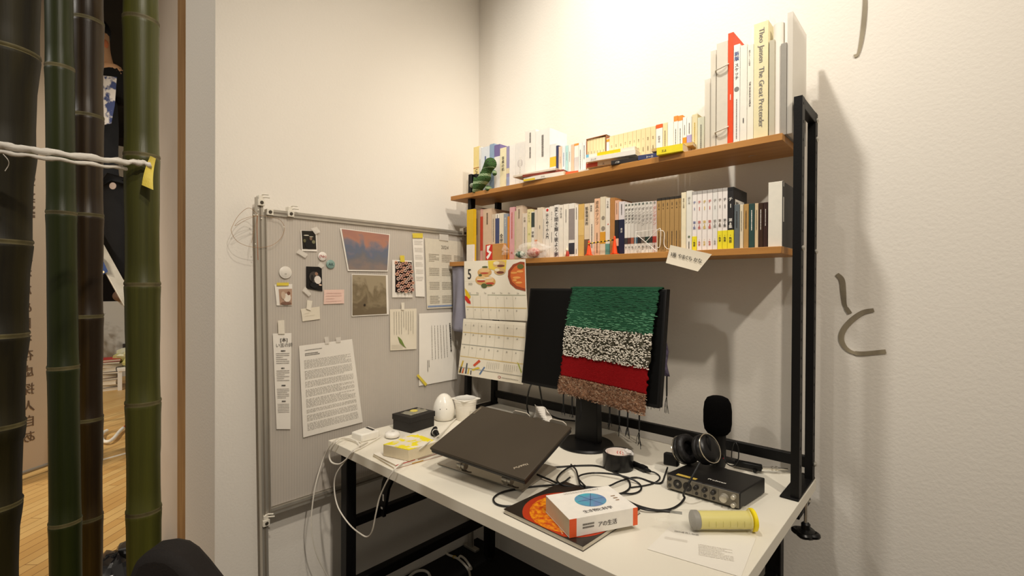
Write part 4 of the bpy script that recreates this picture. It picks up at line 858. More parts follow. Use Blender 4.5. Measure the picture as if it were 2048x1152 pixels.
# flat books lying on the front of the top shelf
def slab_book(p, a, L, W, H, col, label, group='books lying on the front of the top shelf', spine=None, name='book', cat='book', deco=None, tilt=0., pg=None, hard=False, marks=None):
    """p = corner, a = heading of the spine edge in degrees; the page block shows at the two ends and the fore edge"""
    r = math.radians(a); A = V((math.cos(r), math.sin(r), tilt)).normalized(); B = V((-math.sin(r), math.cos(r), 0)); Z = A.cross(B).normalized(); p = V(p)
    t = thing(name, label, cat, p+A*L/2+B*W/2, group); e = .0022 if hard else .0008; ov = .003 if hard else .0
    m = MB(); m.obox(p, A*L, B*W, Z*e).obox(p+Z*(H-e), A*L, B*W, Z*e).obox(p+Z*e, A*L, B*max(e, .001), Z*(H-2*e))
    obj('cover', m, K(*col), t, smooth=False, bev=.0004)
    obj('pages', MB().obox(p+A*(ov+.0006)+B*(e+.001)+Z*e, A*(L-2*ov-.0012), B*(W-e-ov-.0015), Z*(H-2*e)), pg or PAGES, t, smooth=False)
    for (u0, u1, v0, v1, c) in (deco or []):   # fields on the spine
        obj('spine_field', MB().obox(p+A*(L*u0)-B*.0004+Z*(H*v0), A*(L*(u1-u0)), B*.0004, Z*(H*(v1-v0))), K(*c), t, smooth=False)
    for (s_, u, v, h, ck) in (marks or []):
        mb = MB(); text(mb, s_, p+A*(L*u)-B*.0008+Z*(H*v), A, Z, H*h, bold=.015); obj('spine_title', mb, K(*INKS[ck]), t, smooth=False)
    return t, p, A, B, Z
def shelfp(x, y, z, yy=None): return at(x, y, 'Z', z) if yy is None else V((at(x, y, 'Y', yy).x, yy, z))
P = lambda x, yy, z: V((at(x, 330, 'Y', yy).x, yy, z))
TZ = 1.7745
slab_book(P(1047, 1.47, TZ), 6, .19, .125, .016, (226, 218, 204), 'white paperback with yellow corner under the red spined book', deco=[(0, .3, 0, .5, (220, 190, 50))], marks=[('ストる', .45, .3, .5, 'g')])
slab_book(P(1045, 1.465, TZ+.0163), 11, .185, .125, .010, (132, 58, 40), 'dark red spined slim book in the left stack', hard=True)
slab_book(P(1026, 1.475, TZ+.0266), 3, .215, .135, .008, (222, 210, 192), 'slim pale hardback topmost on the left stack', hard=True)
slab_book(P(1131, 1.50, TZ), 14, .19, .1, .014, (228, 224, 214), 'white paperback with orange end lying right of the left stack', deco=[(0, .28, 0, 1, (220, 96, 50))])
slab_book(P(1172, 1.50, TZ+.0145), 9, .165, .105, .015, (222, 212, 196), 'cream paperback with red end low in the middle stack', deco=[(0, .28, 0, 1, (206, 84, 60))], marks=[('ラエ', .4, .2, .6, 'k')])
slab_book(P(1222, 1.475, TZ), 12, .15, .11, .0145, (34, 28, 26), 'black paperback at the bottom right of the middle stack', marks=[('ノスト', .1, .25, .55, 'w')])
slab_book(P(1172, 1.485, TZ+.0300), 7, .19, .128, .017, (226, 222, 214), 'white paperback second from the top of the middle stack', marks=[('スイッチ', .1, .2, .55, 'g')])
slab_book(P(1172, 1.492, TZ+.0474), 6, .19, .128, .013, (230, 224, 208), 'white paperback with bright yellow spine band topmost on the middle stack', deco=[(.24, .72, 0, 1, (238, 200, 24)), (0, .06, 0, 1, (110, 176, 206))])
slab_book(P(1276, 1.482, TZ), 9, .10, .105, .016, (52, 58, 98), 'navy blue paperback between the two stacks', marks=[('トーエ', .3, .2, .6, 'w')])
slab_book(P(1313, 1.466, TZ), 4, .085, .13, .024, (224, 208, 36), 'thick paperback with lime yellow spine under the tan notebook', marks=[('オエよ', .2, .3, .4, 'k')])
slab_book(P(1303, 1.50, TZ+.0245), 7, .135, .095, .011, (190, 160, 104), 'tan notebook lying on the lime yellow paperback')

# knitted green toy animal at the left end of the top shelf
kn = mat('green_crochet', (52, 74, 44), .95, spec=.1)
nt = kn.node_tree; b = nt.nodes['Principled BSDF']; tc = nt.nodes.new('ShaderNodeTexCoord'); wv = nt.nodes.new('ShaderNodeTexWave'); wv.bands_direction = 'Z'; wv.inputs['Scale'].default_value = 9.5; wv.inputs['Distortion'].default_value = .6; wv.inputs['Phase Offset'].default_value = 2.3
gr = nt.nodes.new('ShaderNodeSeparateXYZ'); mr = nt.nodes.new('ShaderNodeMapRange'); mr.inputs[1].default_value = .105; mr.inputs[2].default_value = .10
rp_ = nt.nodes.new('ShaderNodeValToRGB'); rp_.color_ramp.elements[0].position = .70; rp_.color_ramp.elements[1].position = .78; rp_.color_ramp.elements[0].color = rgba((62, 88, 50)); rp_.color_ramp.elements[1].color = rgba((140, 160, 122))
mu = nt.nodes.new('ShaderNodeMath'); mu.operation = 'MULTIPLY'
nt.links.new(tc.outputs['Object'], wv.inputs[0]); nt.links.new(tc.outputs['Object'], gr.inputs[0]); nt.links.new(gr.outputs['Z'], mr.inputs[0]); nt.links.new(wv.outputs['Fac'], mu.inputs[0]); nt.links.new(mr.outputs[0], mu.inputs[1]); nt.links.new(mu.outputs[0], rp_.inputs[0]); nt.links.new(rp_.outputs[0], b.inputs['Base Color'])
vo = nt.nodes.new('ShaderNodeTexVoronoi'); vo.inputs['Scale'].default_value = 210; bp = nt.nodes.new('ShaderNodeBump'); bp.inputs['Strength'].default_value = .9; bp.inputs['Distance'].default_value = .004
nt.links.new(tc.outputs['Object'], vo.inputs[0]); nt.links.new(vo.outputs['Distance'], bp.inputs['Height']); nt.links.new(bp.outputs[0], b.inputs['Normal'])
TYY = 1.508
tb = at(966, 384, 'Y', TYY); tb.z = TZ
ty = thing('knitted_toy', 'green striped crocheted toy animal at the left end of the top shelf', 'toy', tb)
D = lambda x, y, r, dy=0.: (*(at(x, y, 'Y', TYY+dy)), r)
skin_body('toy_body', [(*(at(967, 372, 'Y', TYY)), .035), D(970, 352, .0285), D(975, 338, .0225), D(981, 327, .0325), D(985, 323, .027, -.012), D(960, 372, .022, -.004), D(951, 370, .014, -.008)], [(0, 1), (1, 2), (2, 3), (3, 4), (0, 5), (5, 6)], kn, ty)
obj('tail_tip', MB().ball(at(944.5, 371, 'Y', TYY-.010), (.013, .011, .011), n=14, k=10), mat('pale_crochet', (176, 180, 164), .95, col2=(140, 150, 130), scale=120, bump=.8), ty)
obj('arm', MB().ball(at(989, 346, 'Y', TYY-.018), (.010, .012, .012), n=12, k=8), kn, ty)
obj('foot', MB().ball(at(977, 377, 'Y', TYY-.02)+V((0, 0, 0)), (.014, .017, .012), n=12, k=8), kn, ty)
for x in (986.5, 976): obj('eye', MB().ball(at(x, 323, 'Y', TYY-.037), .0028, n=8, k=6), INK, ty)

# small things on the lower shelf
LZ = 1.4595
kb = V((at(971, 505, 'Y', 1.488).x, 1.488, LZ))
kx = at(1006, 505, 'Y', 1.488).x; kz = at(985, 488, 'Y', 1.488).z
t = thing('cardboard_box', 'small brown cardboard box with a red label on its end', 'box', (kb+V((kx, 1.53, LZ)))/2)
obj('carton', MB().box(kb.x, kx, 1.489, 1.511, LZ, kz), K(186, 132, 70), t, smooth=False, bev=.0008)
xr = at(984.5, 505, 'Y', 1.488).x
obj('red_label', MB().box(kb.x+.0005, xr, 1.4882, 1.489, LZ+.002, kz-.002), K(196, 42, 30), t, smooth=False)
lw = xr-kb.x; q_ = [(.2, .9), (.75, .95), (.45, .62), (.9, .5), (.6, .22), (.3, .05), (.12, .2), (.55, .42), (.2, .55)]
obj('white_figure', MB().prism([(kb.x+lw*u, 1.4881, LZ+(kz-LZ)*v) for u, v in q_], (0, .0002, 0)), WHITE, t, smooth=False)
t = thing('candy_bag', 'crumpled clear bag holding a green and a red ball of sweets', 'bag', V((at(1055, 515, 'Y', 1.492).x, 1.492, LZ)))
for x, y, r, c1, c2, lb in ((1041, 506, .024, (60, 96, 74), (214, 214, 200), 'green and white ball'), (1067, 505, .032, (176, 62, 50), (220, 170, 150), 'red sweets ball')):
    c = at(x, y, 'Y', 1.49); obj('sweets', MB().ball((c.x, 1.489, LZ+r*.62+.003), (r, .018, r*.62), n=18, k=12), mat('sweets_%d' % x, c1, .4, col2=c2, scale=90, contrast=.08, bump=.4), t, label=lb)
def bagm():
    m = crumple((at(1064, 505, 'Y', 1.488).x, 1.488, LZ+.031), (.085, .0215, .031), 21, .22, 34, 18); c = at(1005, 500, 'Y', 1.488)
    a = at(1034, 508, 'Y', 1.488)
    m.grid(lambda u, v: a.lerp(c, u)+V((0, .006*math.sin(v*9+u*5), (v-.5)*.044*u+.010*u*math.sin(v*7))), 8, 10); return m
obj('film', bagm(), clear('cellophane', (250, 246, 240), .22, .06), t, smooth=.25)
fg = V((at(1135, 510, 'Y', 1.495).x, 1.495, LZ))
t = thing('figurine', 'small cream and red figurine standing before the books', 'figurine', fg)
obj('body', MB().lathe([(.006, 0), (.0075, .006), (.006, .016), (.0045, .020)], fg, n=14), K(176, 60, 44), t)
obj('head', MB().ball(fg+V((-.002, 0, .025)), (.006, .006, .0065), n=12, k=8).ball(fg+V((-.008, -.004, .008)), (.004, .004, .009), n=10, k=6), K(222, 206, 180), t)
obj('crest', MB().tube([fg+V((-.003, 0, .030)), fg+V((-.004, .001, .042))], [.002, .0008], 6).tube([fg+V((.001, 0, .030)), fg+V((.003, .001, .041))], [.002, .0008], 6), K(226, 214, 192), t)
OR = mat('cone_orange', (240, 78, 20), .45)
cp = []
for x, y, yt, lb in ((1178, 512, 481, 'left toy traffic cone, orange, on the lower shelf'), (1229, 508, 472, 'right toy traffic cone, orange, on the lower shelf')):
    c = V((at(x, y, 'Y', 1.494).x, 1.494, LZ)); h = at(x, yt, 'Y', 1.494).z-LZ
    t = thing('traffic_cone', lb, 'cone', c, 'toy traffic cones'); cp.append((c, h))
    obj('cone', MB().lathe([(.0105, .003), (.0035, h*.86), (.004, h*.86), (.004, h*.94), (.002, h)], c, n=18), OR, t); obj('base', MB().box(c.x-.0115, c.x+.0115, c.y-.0095, c.y+.0115, LZ, LZ+.003), OR, t, bev=.0006)
(c1, h1), (c2, h2) = cp
a, b_ = c1+V((.001, -.006, h1*.78)), c2+V((-.001, -.006, h2*.78))
t = thing('barrier_bar', 'tiny black and yellow striped bar between the toy cones', 'bar', (a+b_)/2)
m = MB()
for k in range(14): m.tube([a.lerp(b_, k/14), a.lerp(b_, (k+1)/14)], .0023, 8, k % 2)
obj('bar', m, [K(226, 186, 40), K(24, 22, 22)], t)
t = thing('wire_stand', 'little white wire folding stand in front of the comic series', 'stand', V((at(1292, 508, 'Y', 1.492).x, 1.492, LZ)))
WW = K(234, 230, 222, .35); Q = lambda x, y, dy=0.: at(x, y, 'Y', 1.490+dy)
obj('front_loop', MB().tube([Q(1270, 507), Q(1271, 464), Q(1314, 459), Q(1314, 504)], .0011, 6), WW, t)
obj('cross_wire', MB().tube([Q(1270, 506), Q(1314, 460)], .0011, 6), WW, t); obj('cross_wire', MB().tube([Q(1274, 470, -.003), Q(1313, 502, -.003)], .0011, 6), WW, t)
obj('hook_loop', MB().tube(smoothpath([Q(1314, 460), Q(1321, 458), Q(1321, 480), Q(1319, 494), Q(1314, 495)]), .0011, 6), WW, t)
obj('side_loop', MB().tube(smoothpath([Q(1314, 460), Q(1328, 464, .012), Q(1328, 488, .012), Q(1334, 497, .012), Q(1340, 498, .012)]), .0011, 6), WW, t)
obj('seat_panel', MB().prism([Q(1269, 412), Q(1312, 404), Q(1314, 459), Q(1270, 464)], (0, .0006, 0)), clear('pale_film', (206, 198, 190), .22, .3), t)
# name slip on the shelf edge
sq = [at(x, y, 'Y', 1.479) for x, y in ((1341, 490), (1424, 508.5), (1397, 543), (1333, 526))]
t = thing('name_slip', 'cream paper slip with handwriting stuck to the lower shelf edge', 'paper', sum(sq, V())/4)
obj('slip', MB().grid(lambda u, v: (sq[0]*(1-u)+sq[1]*u)*(1-v)+(sq[3]*(1-u)+sq[2]*u)*v+V((0, -.004*v*v-.001, 0)), 8, 6), PAPC, t, solid=.0004)
mb = MB(); r_ = (sq[1]-sq[0]).normalized(); u_ = V((.12, 0, 1)).normalized()
text(mb, '3番 やまぐち かな', sq[0]*.62+sq[3]*.38+r_*.008+V((0, -.0055, -.010)), r_, u_, .0145, bold=.02, gap=.08); obj('handwriting', mb, K(52, 48, 44), t, smooth=False)

# wall calendar hanging from the lower shelf
CY = 1.4795
cq = [at(x, y, 'Y', CY) for x, y in ((928.5, 522.5), (1051, 518), (1056.5, 642), (932, 637))]
cl2 = [at(931, 637, 'Y', CY), at(1055.5, 645, 'Y', CY), at(1046, 769, 'Y', CY-.006), at(916, 748, 'Y', CY-.006)]
cal = thing('monthly_calendar', 'two leaf May calendar with food pictures hanging from the lower shelf', 'calendar', V(((cq[0].x+cq[1].x)/2, CY, cq[0].z)))
def bl(q, u, v, off=0.): return (q[0]*(1-u)+q[1]*u)*(1-v)+(q[3]*(1-u)+q[2]*u)*v+V((0, off, 0))
def c1f(u, v, off=0.): return bl(cq, u, v, off-.003*math.sin(v*PI))
def c2f(u, v, off=0.): return bl(cl2, u, v, off-.012*math.exp(-((v-.0)/.22)**2)-.004*math.sin(v*PI))
CP = mat('calendar_paper', (234, 226, 208), .6)
obj('upper_leaf', MB().grid(c1f, 10, 16), CP, cal, solid=.0008); obj('lower_leaf', MB().grid(c2f, 10, 20), CP, cal, solid=.0008)
def on(f, name, polys, col, off=-.0014):
    mb = MB()
    for i, pl in enumerate(polys): mb.add([f(u, v, off-.00004*i) for u, v in pl], [tuple(range(len(pl)-1, -1, -1))] if False else [tuple(range(len(pl)))], 0)
    return obj(name, mb, K(*col), cal, smooth=False)
def rect(u0, v0, u1, v1): return [(u0+(u1-u0)*k/8, v0) for k in range(9)]+[(u1-(u1-u0)*k/8, v1) for k in range(9)] if abs(u1-u0) > abs(v1-v0) else [(u0, v0), (u1, v0), (u1, v1), (u0, v1)]
def vline(u, v0, v1): return [rect(u-.0016, v0+(v1-v0)*k/6, u+.0016, v0+(v1-v0)*(k+1)/6) for k in range(6)]
def ell(u, v, a, b_, n=18, ph=0.): return [(u+a*math.cos(2*PI*k/n), v+b_*math.sin(2*PI*k/n)) for k in range(n)]
def ctext(f, s_, u, v, h, col, bold=.01, name='print', squash=1.):
    p = f(u, v, -.0022); r = (f(min(1, u+.1), v)-f(u, v)).normalized(); up_ = (f(u, max(0, v-.05))-f(u, v)).normalized(); mb = MB(); text(mb, s_, p, r, up_, h, bold=bold, squash=squash); return obj(name, mb, K(*col), cal, smooth=False)
ctext(c1f, '5', .07, .31, .066, (26, 26, 26), .01, 'month_numeral', .85); ctext(c1f, '2025', .075, .415, .014, (140, 134, 124), name='year_numerals')
mb = MB()
on(c1f, 'rule_line', [rect(.09, .582, .25, .588), rect(.40, .582, .99, .588)], (110, 130, 100)); on(c1f, 'rule_line', [rect(.02, .792, .99, .80)], (214, 180, 70)); on(c1f, 'rule_line', [rect(.0, .13, .07, .132), rect(0, .35, .20, .352)], (170, 166, 156))
for u in (.145, .275, .405, .535, .665, .80): on(c1f, 'grid_line', vline(u, .60, .99), (190, 184, 170))
for i, d in enumerate(('Sun', 'Mon', 'Tue', 'Wed', 'Thu', 'Fri', 'Sat')): ctext(c1f, d, .055+.13*i+.03, .565, .009, (120, 114, 104), name='weekday')
for i, d in enumerate(('1', '2', '3')): ctext(c1f, d, .565+.135*i, .65, .010, (90, 86, 80), name='date')
for i in range(7): ctext(c1f, str(4+i), .04+.133*i, .855, .010, (90, 86, 80), name='date')
for r_, (v, s0) in enumerate(((.10, 11), (.27, 18), (.50, 25))):
    for i in range(7): ctext(c2f, str(s0+i), .05+.137*i, v+.02, .010, (90, 86, 80), name='date')
for v, c in ((.235, (214, 180, 70)), (.45, (120, 126, 120)), (.665, (214, 180, 70)), (.865, (130, 128, 120))): on(c2f, 'rule_line', [rect(.01, v, .99, v+.008)], c)
for u in (.145, .275, .41, .55, .69, .83): on(c2f, 'grid_line', vline(u, .05, .66), (190, 184, 170))
for u0 in (.46, .72):
    on(c2f, 'mini_month', [rect(u0+.03*(k % 7), .715+.024*(k//7), u0+.03*(k % 7)+.013, .725+.024*(k//7)) for k in range(33)], (184, 178, 166))
on(c2f, 'maker_ring', [ell(.665, .94, .022, .022)], (150, 60, 56)); on(c2f, 'ring_hole', [ell(.665, .94, .013, .013)], (234, 226, 208), -.0019)
on(c2f, 'maker_print', [rect(.70+.022*k, .938, .716+.022*k, .95) for k in range(11)], (140, 134, 126))
def food(name, parts):      # printed dishes, flat on the paper
    for i, (col, pl) in enumerate(parts): on(c1f, name, pl, col, -.0016-.00025*i)
food('printed_sandwiches', [((206, 160, 96), [ell(.36, .2, .12, .075), ell(.33, .33, .13, .09), ell(.42, .36, .12, .085)]), ((222, 186, 130), [ell(.36, .17, .09, .04), ell(.30, .30, .08, .05), ell(.43, .33, .08, .05)]), ((184, 70, 50), [ell(.30, .35, .07, .018), ell(.45, .39, .07, .02), ell(.36, .215, .07, .014)]), ((80, 92, 52), [ell(.35, .43, .05, .04), ell(.44, .42, .05, .014), ell(.29, .25, .03, .02), ell(.37, .11, .05, .014)]), ((236, 224, 196), [ell(.31, .325, .08, .012), ell(.42, .30, .07, .012)])])
food('printed_wraps', [((226, 196, 70), [[(.42, .005), (.72, .005), (.70, .2), (.52, .17), (.43, .14)]]), ((206, 170, 116), [ell(.60, .07, .10, .06), ell(.61, .19, .09, .06)]), ((112, 60, 46), [ell(.63, .10, .06, .02), ell(.62, .21, .06, .022)]), ((230, 214, 180), [ell(.56, .05, .05, .03), ell(.57, .165, .04, .025)])])
food('printed_noodles', [((150, 66, 36), [[(.99, .05), (.93, .04), (.82, .08), (.745, .18), (.735, .28), (.77, .40), (.85, .48), (.99, .52)]]), ((206, 104, 48), [[(.99, .09), (.92, .08), (.84, .12), (.78, .2), (.775, .28), (.80, .37), (.87, .44), (.99, .48)]]), ((230, 160, 84), [ell(.83, .22, .05, .016), ell(.87, .3, .06, .02), ell(.92, .2, .05, .02), ell(.9, .38, .05, .018), ell(.84, .34, .03, .02)]), ((96, 100, 48), [ell(.93, .12, .05, .04)])])
food('printed_pencils', [((222, 186, 30), [[(.005, .47), (.06, .53), (.11, .62), (.08, .66), (.02, .60)]]), ((198, 44, 30), [[(.005, .60), (.05, .62), (.10, .70), (.105, .745), (.05, .73), (.005, .67)]])])
for c, pl in (((206, 80, 50), [(.33, .69), (.36, .72), (.27, .82), (.24, .80)]), ((220, 196, 60), [(.33, .82), (.36, .84), (.25, .90), (.22, .88)]), ((90, 120, 160), [(.42, .80), (.44, .81), (.37, .95), (.35, .94)]), ((170, 180, 80), [(.90, .64), (.93, .67), (.98, .80), (.97, .82)]),
              ((206, 176, 60), [(.06, .74), (.08, .75), (.04, .96), (.01, .96)]), ((70, 80, 90), [(.13, .78), (.15, .78), (.145, .97), (.12, .97)]), ((40, 36, 34), [(.04, .85), (.06, .86), (.05, .97), (.02, .97)]), ((206, 100, 50), [(.08, .88), (.10, .88), (.09, .97), (.06, .97)]), ((220, 190, 60), [(.17, .86), (.19, .86), (.18, .97), (.16, .97)]), ((40, 40, 44), [(.21, .9), (.225, .9), (.225, .975), (.21, .975)])):
    on(c2f, 'printed_pencil', [pl], c)
# cloth hanging from the left end of the lower shelf
t0 = at(903, 535, 'Y', 1.49); t1 = at(933, 533, 'Y', 1.49)
cb = MB().grid(lambda u, v: V((t0.x+(t1.x-t0.x)*u+.010*v*math.sin(3*v+1), 1.4945+.0085*math.sin(u*9+v*1.5)*(.3+v)-.004*v, LZ-.022-.30*v-.02*u*v)), 18, 22)
solo('grey_cloth', cb, mat('blue_grey_cloth', (140, 138, 150), .9, col2=(126, 124, 138), scale=10, bump=.2), 'blue grey cloth hanging under the left end of the lower shelf', 'cloth', solid=.0015)

# ============================================================ on the desk
TOP = ZD+.0003
BPL = mat('matt_black_plastic', (10, 9, 9), .42, spec=.3)
# monitor, tilted back, with a woven hanging over it
MX0, MX1 = -1.258, -.676
Mb = lambda x, v, d=0.: V((x, 1.424+.052*v+d, .958+.378*v))          # v = 0 bottom .. 1 top of the tilted screen plane
mon = thing('monitor', 'black flat monitor on a round foot behind the laptop', 'monitor', (-.985, 1.48, ZD))
hs_ = obj('housing', MB().hexa([Mb(MX0, 0), Mb(MX1, 0), Mb(MX1, 0, .028), Mb(MX0, 0, .028), Mb(MX0, 1), Mb(MX1, 1), Mb(MX1, 1, .028), Mb(MX0, 1, .028)]), mat('monitor_housing', (10, 9, 9), .55, spec=.25), mon, bev=.002)
obj('screen', MB().add([Mb(MX0+.008, .03, -.0006), Mb(MX1-.008, .03, -.0006), Mb(MX1-.008, .98, -.0006), Mb(MX0+.008, .98, -.0006)], [(0, 1, 2, 3)]), mat('dark_screen', (3, 3, 3), .5, spec=.15), hs_, smooth=False)
obj('back_bulge', MB().hexa([Mb(-1.17, .2, .028), Mb(-.80, .2, .028), Mb(-.85, .28, .05), Mb(-1.12, .28, .05), Mb(-1.17, .8, .028), Mb(-.80, .8, .028), Mb(-.85, .72, .05), Mb(-1.12, .72, .05)]), BPL, mon, bev=.003)
obj('stand_neck', MB().prism([(-1.035, 1.475, ZD+.012), (-.935, 1.475, ZD+.012), (-.94, 1.475, .965), (-.945, 1.475, 1.10), (-1.025, 1.475, 1.10), (-1.03, 1.475, .965)], (0, .035, 0)), BPL, mon, bev=.004)
obj('round_foot', MB().lathe([(.100, 0), (.102, .004), (.098, .010), (.06, .014), (.0001, .015)], (-.985, 1.475, TOP), n=48), BPL, mon, smooth=.5)
# woven wall hanging
wq = [at(x, y, 'Y', yy) for x, y, yy in ((1145, 577.5, 1.470), (1318, 578, 1.470), (1287, 829, 1.405), (1115.5, 784, 1.405))]
def wf(u, v, off=0.): return (wq[0]*(1-u)+wq[1]*u)*(1-v)+(wq[3]*(1-u)+wq[2]*u)*v+V((0, off-.004*math.sin(v*5)-.003*math.sin(u*6+v*3), 0))
wv_ = thing('woven_hanging', 'green, speckled, red and brown handwoven textile draped over the monitor', 'textile', sum(wq, V())/4)
GRN = mat('green_weave', (28, 78, 54), .95, col2=(66, 120, 88), scale=30, stretch=(1.5, 30, 30), bump=.9, bscale=60, spec=.1, contrast=.25)
RED = mat('red_weave', (120, 10, 14), .95, col2=(142, 18, 22), scale=40, stretch=(2, 20, 40), bump=.5, bscale=60, spec=.1)
DRK = mat('dark_weave', (66, 62, 52), .95, col2=(92, 88, 74), scale=60, bump=.6, spec=.1); BRN = mat('brown_weave', (96, 66, 48), .95, col2=(140, 104, 80), scale=60, bump=.8, spec=.1)
rnd = random.Random(5)
def strip(v0, v1, m, name, nu=40, nv=10):
    jit = [rnd.uniform(-.012, .012) for _ in range(nv+1)]; jr = [rnd.uniform(-.012, .012) for _ in range(nv+1)]
    def f(u, v):
        k = min(nv, int(v*nv+.5)); uu = u+(jit[k] if u == 0 else 0)+(jr[k] if u == 1 else 0); return wf(uu, v0+(v1-v0)*v)
    return obj(name, MB().grid(f, nu, nv), m, wv_, solid=.005)
strip(0, .37, GRN, 'green_field', 40, 26); strip(.37, .635, DRK, 'speckled_field'); strip(.635, .842, RED, 'red_field', 40, 14); strip(.842, 1., BRN, 'brown_field')
lp = MB()
for k in range(1500):      # looped yarn ends of the speckled field
    u, v = rnd.random(), rnd.uniform(.362, .645); c = wf(u, v, -.004); a = rnd.uniform(0, PI); l = rnd.uniform(.004, .009); d = V((math.cos(a)*l, -.002, math.sin(a)*l-.003))
    lp.tube([c-d*.5, c+V((0, -.0035, 0)), c+d*.5], .0016, 4, 0 if rnd.random() < .8 else 1)
o = obj('yarn_loops', lp, [K(206, 200, 188, .9), K(80, 78, 64, .9)], wv_); o['kind'] = 'stuff'
tf = MB()
for k in range(1700):      # ragged yarn of the brown field
    u, v = rnd.uniform(-.01, 1.01), rnd.uniform(.838, 1.012); c = wf(u, v, -.003); a = rnd.uniform(-.5, .5); l = rnd.uniform(.004, .010); d = V((math.cos(a)*l, rnd.uniform(-.003, 0), math.sin(a)*l)); n_ = V((0, -.2, 1))*.0013
    tf.add([c-d*.5-n_, c+d*.5-n_, c+d*.5+n_, c-d*.5+n_], [(0, 1, 2, 3)], rnd.choice((0, 0, 1, 2, 2, 3)))
o = obj('ragged_yarn', tf, [K(150, 110, 84, .8), K(214, 190, 166, .6), K(96, 64, 46, .9), K(176, 140, 116, .7)], wv_, smooth=False); o['kind'] = 'stuff'
gf = MB()
for k in range(700):       # green yarn tufts along the rows
    u, v = rnd.uniform(-.006, 1.006), rnd.uniform(.005, .375); c = wf(u, v, -.0028); l = rnd.uniform(.006, .018); d = (wq[1]-wq[0]).normalized()*l+V((0, 0, rnd.uniform(-.001, .001)-l*.06*v))
    gf.tube([c-d*.5, c+d*.5], .0011, 4, rnd.choice((0, 1, 1) if v < .2 else (1, 2, 2)))
o = obj('green_yarn', gf, [K(20, 62, 42, .9), K(44, 96, 68, .9), K(82, 138, 104, .9)], wv_); o['kind'] = 'stuff'
BY = mat('black_yarn', (16, 15, 15), .9)
def tassel(c, l, seed):
    r_ = random.Random(seed); m = MB(); k = c+V((0, 0, -l*.55)); m.tube([c, k], .0026, 6)
    for j in range(6): e = V((r_.uniform(-.010, .010), r_.uniform(-.004, .004), -l*r_.uniform(.3, .5))); m.tube([k, k+e*.5+V((r_.uniform(-.003, .003), 0, 0)), k+e], .0009, 4)
    obj('tassel', m, BY, wv_)
for u, l in ((.06, .085), (.17, .085), (.28, .10), (.63, .085), (.74, .095), (.83, .10), (.95, .115)): tassel(wf(u, .99, .002), l, int(u*100))
bk = [V((-.95, 1.532, 1.328)), V((-.712, 1.532, 1.328)), V((-.690, 1.520, 1.045)), V((-.95, 1.520, 1.045))]
obj('back_flap', MB().grid(lambda u, v: (bk[0]*(1-u)+bk[1]*u)*(1-v)+(bk[3]*(1-u)+bk[2]*u)*v+V((.004*math.sin(v*20) if u > .9 else 0, .004*math.sin(u*8), 0)), 14, 14), mat('purple_grey_weave', (70, 62, 82), .95, col2=(96, 88, 108), scale=60, bump=.8), wv_, solid=.006)
obj('top_fold', MB().grid(lambda u, v: V((-1.052+.362*u-.02*u*v, 1.470+.062*v, 1.3375+.004*math.sin(v*PI))), 20, 5), GRN, wv_, solid=.005)
for u, l in ((.70, .115), (.80, .115), (.90, .115), (.985, .12)): tassel(bk[3].lerp(bk[2], u), l, int(u*90))

# laptop on its stand
LPC = [V((-1.181, .910, .844)), V((-.820, .943, .836)), V((-.840, 1.180, .920)), V((-1.200, 1.147, .928))]
ax, ay = (LPC[1]-LPC[0]), (LPC[3]-LPC[0]); A, B = ax.normalized(), ay.normalized(); N = A.cross(B).normalized()
lap = thing('laptop', 'closed dark brown grey laptop lying tilted on a stand', 'laptop', LPC[0]+ax/2+ay/2-N*.02)
def lb(u, v, h=0.): return LPC[0]+ax*u+ay*v+N*h
LAPM = mat('soft_dark_lid', (58, 50, 39), .5, col2=(62, 53, 41), scale=3, spec=.35)
lid_ = obj('lid', MB().obox(lb(0, 0, -.0075), ax, ay, N*.0075), LAPM, lap, bev=.0015)
obj('base', MB().obox(lb(.004, .006, -.0185), ax*.992, ay*.988, N*.0102), mat('laptop_base', (24, 22, 20), .5), lap, bev=.002)
def on_lid(x, y): d = ray(x, y); return CAM+d*((LPC[0]-CAM).dot(N)/d.dot(N))
l0, l1 = on_lid(1056, 926), on_lid(1026.5, 935.5); lr_ = (l1-l0).normalized(); lu_ = N.cross(lr_)
mb = MB(); text(mb, 'ThinkPad', l0+N*.0007, lr_, lu_, (l1-l0).length/twidth('ThinkPad', 1), bold=.03)
obj('lid_lettering', mb, mat('brushed_lettering', (196, 186, 168), .35, .5), lid_, smooth=False)
mb = MB(); mb.obox(lb(.012, .80, .0001), ax*.022, ay*.16, N*.0004); obj('corner_plate', mb, mat('lid_plate', (120, 110, 94), .4, .4), lap)
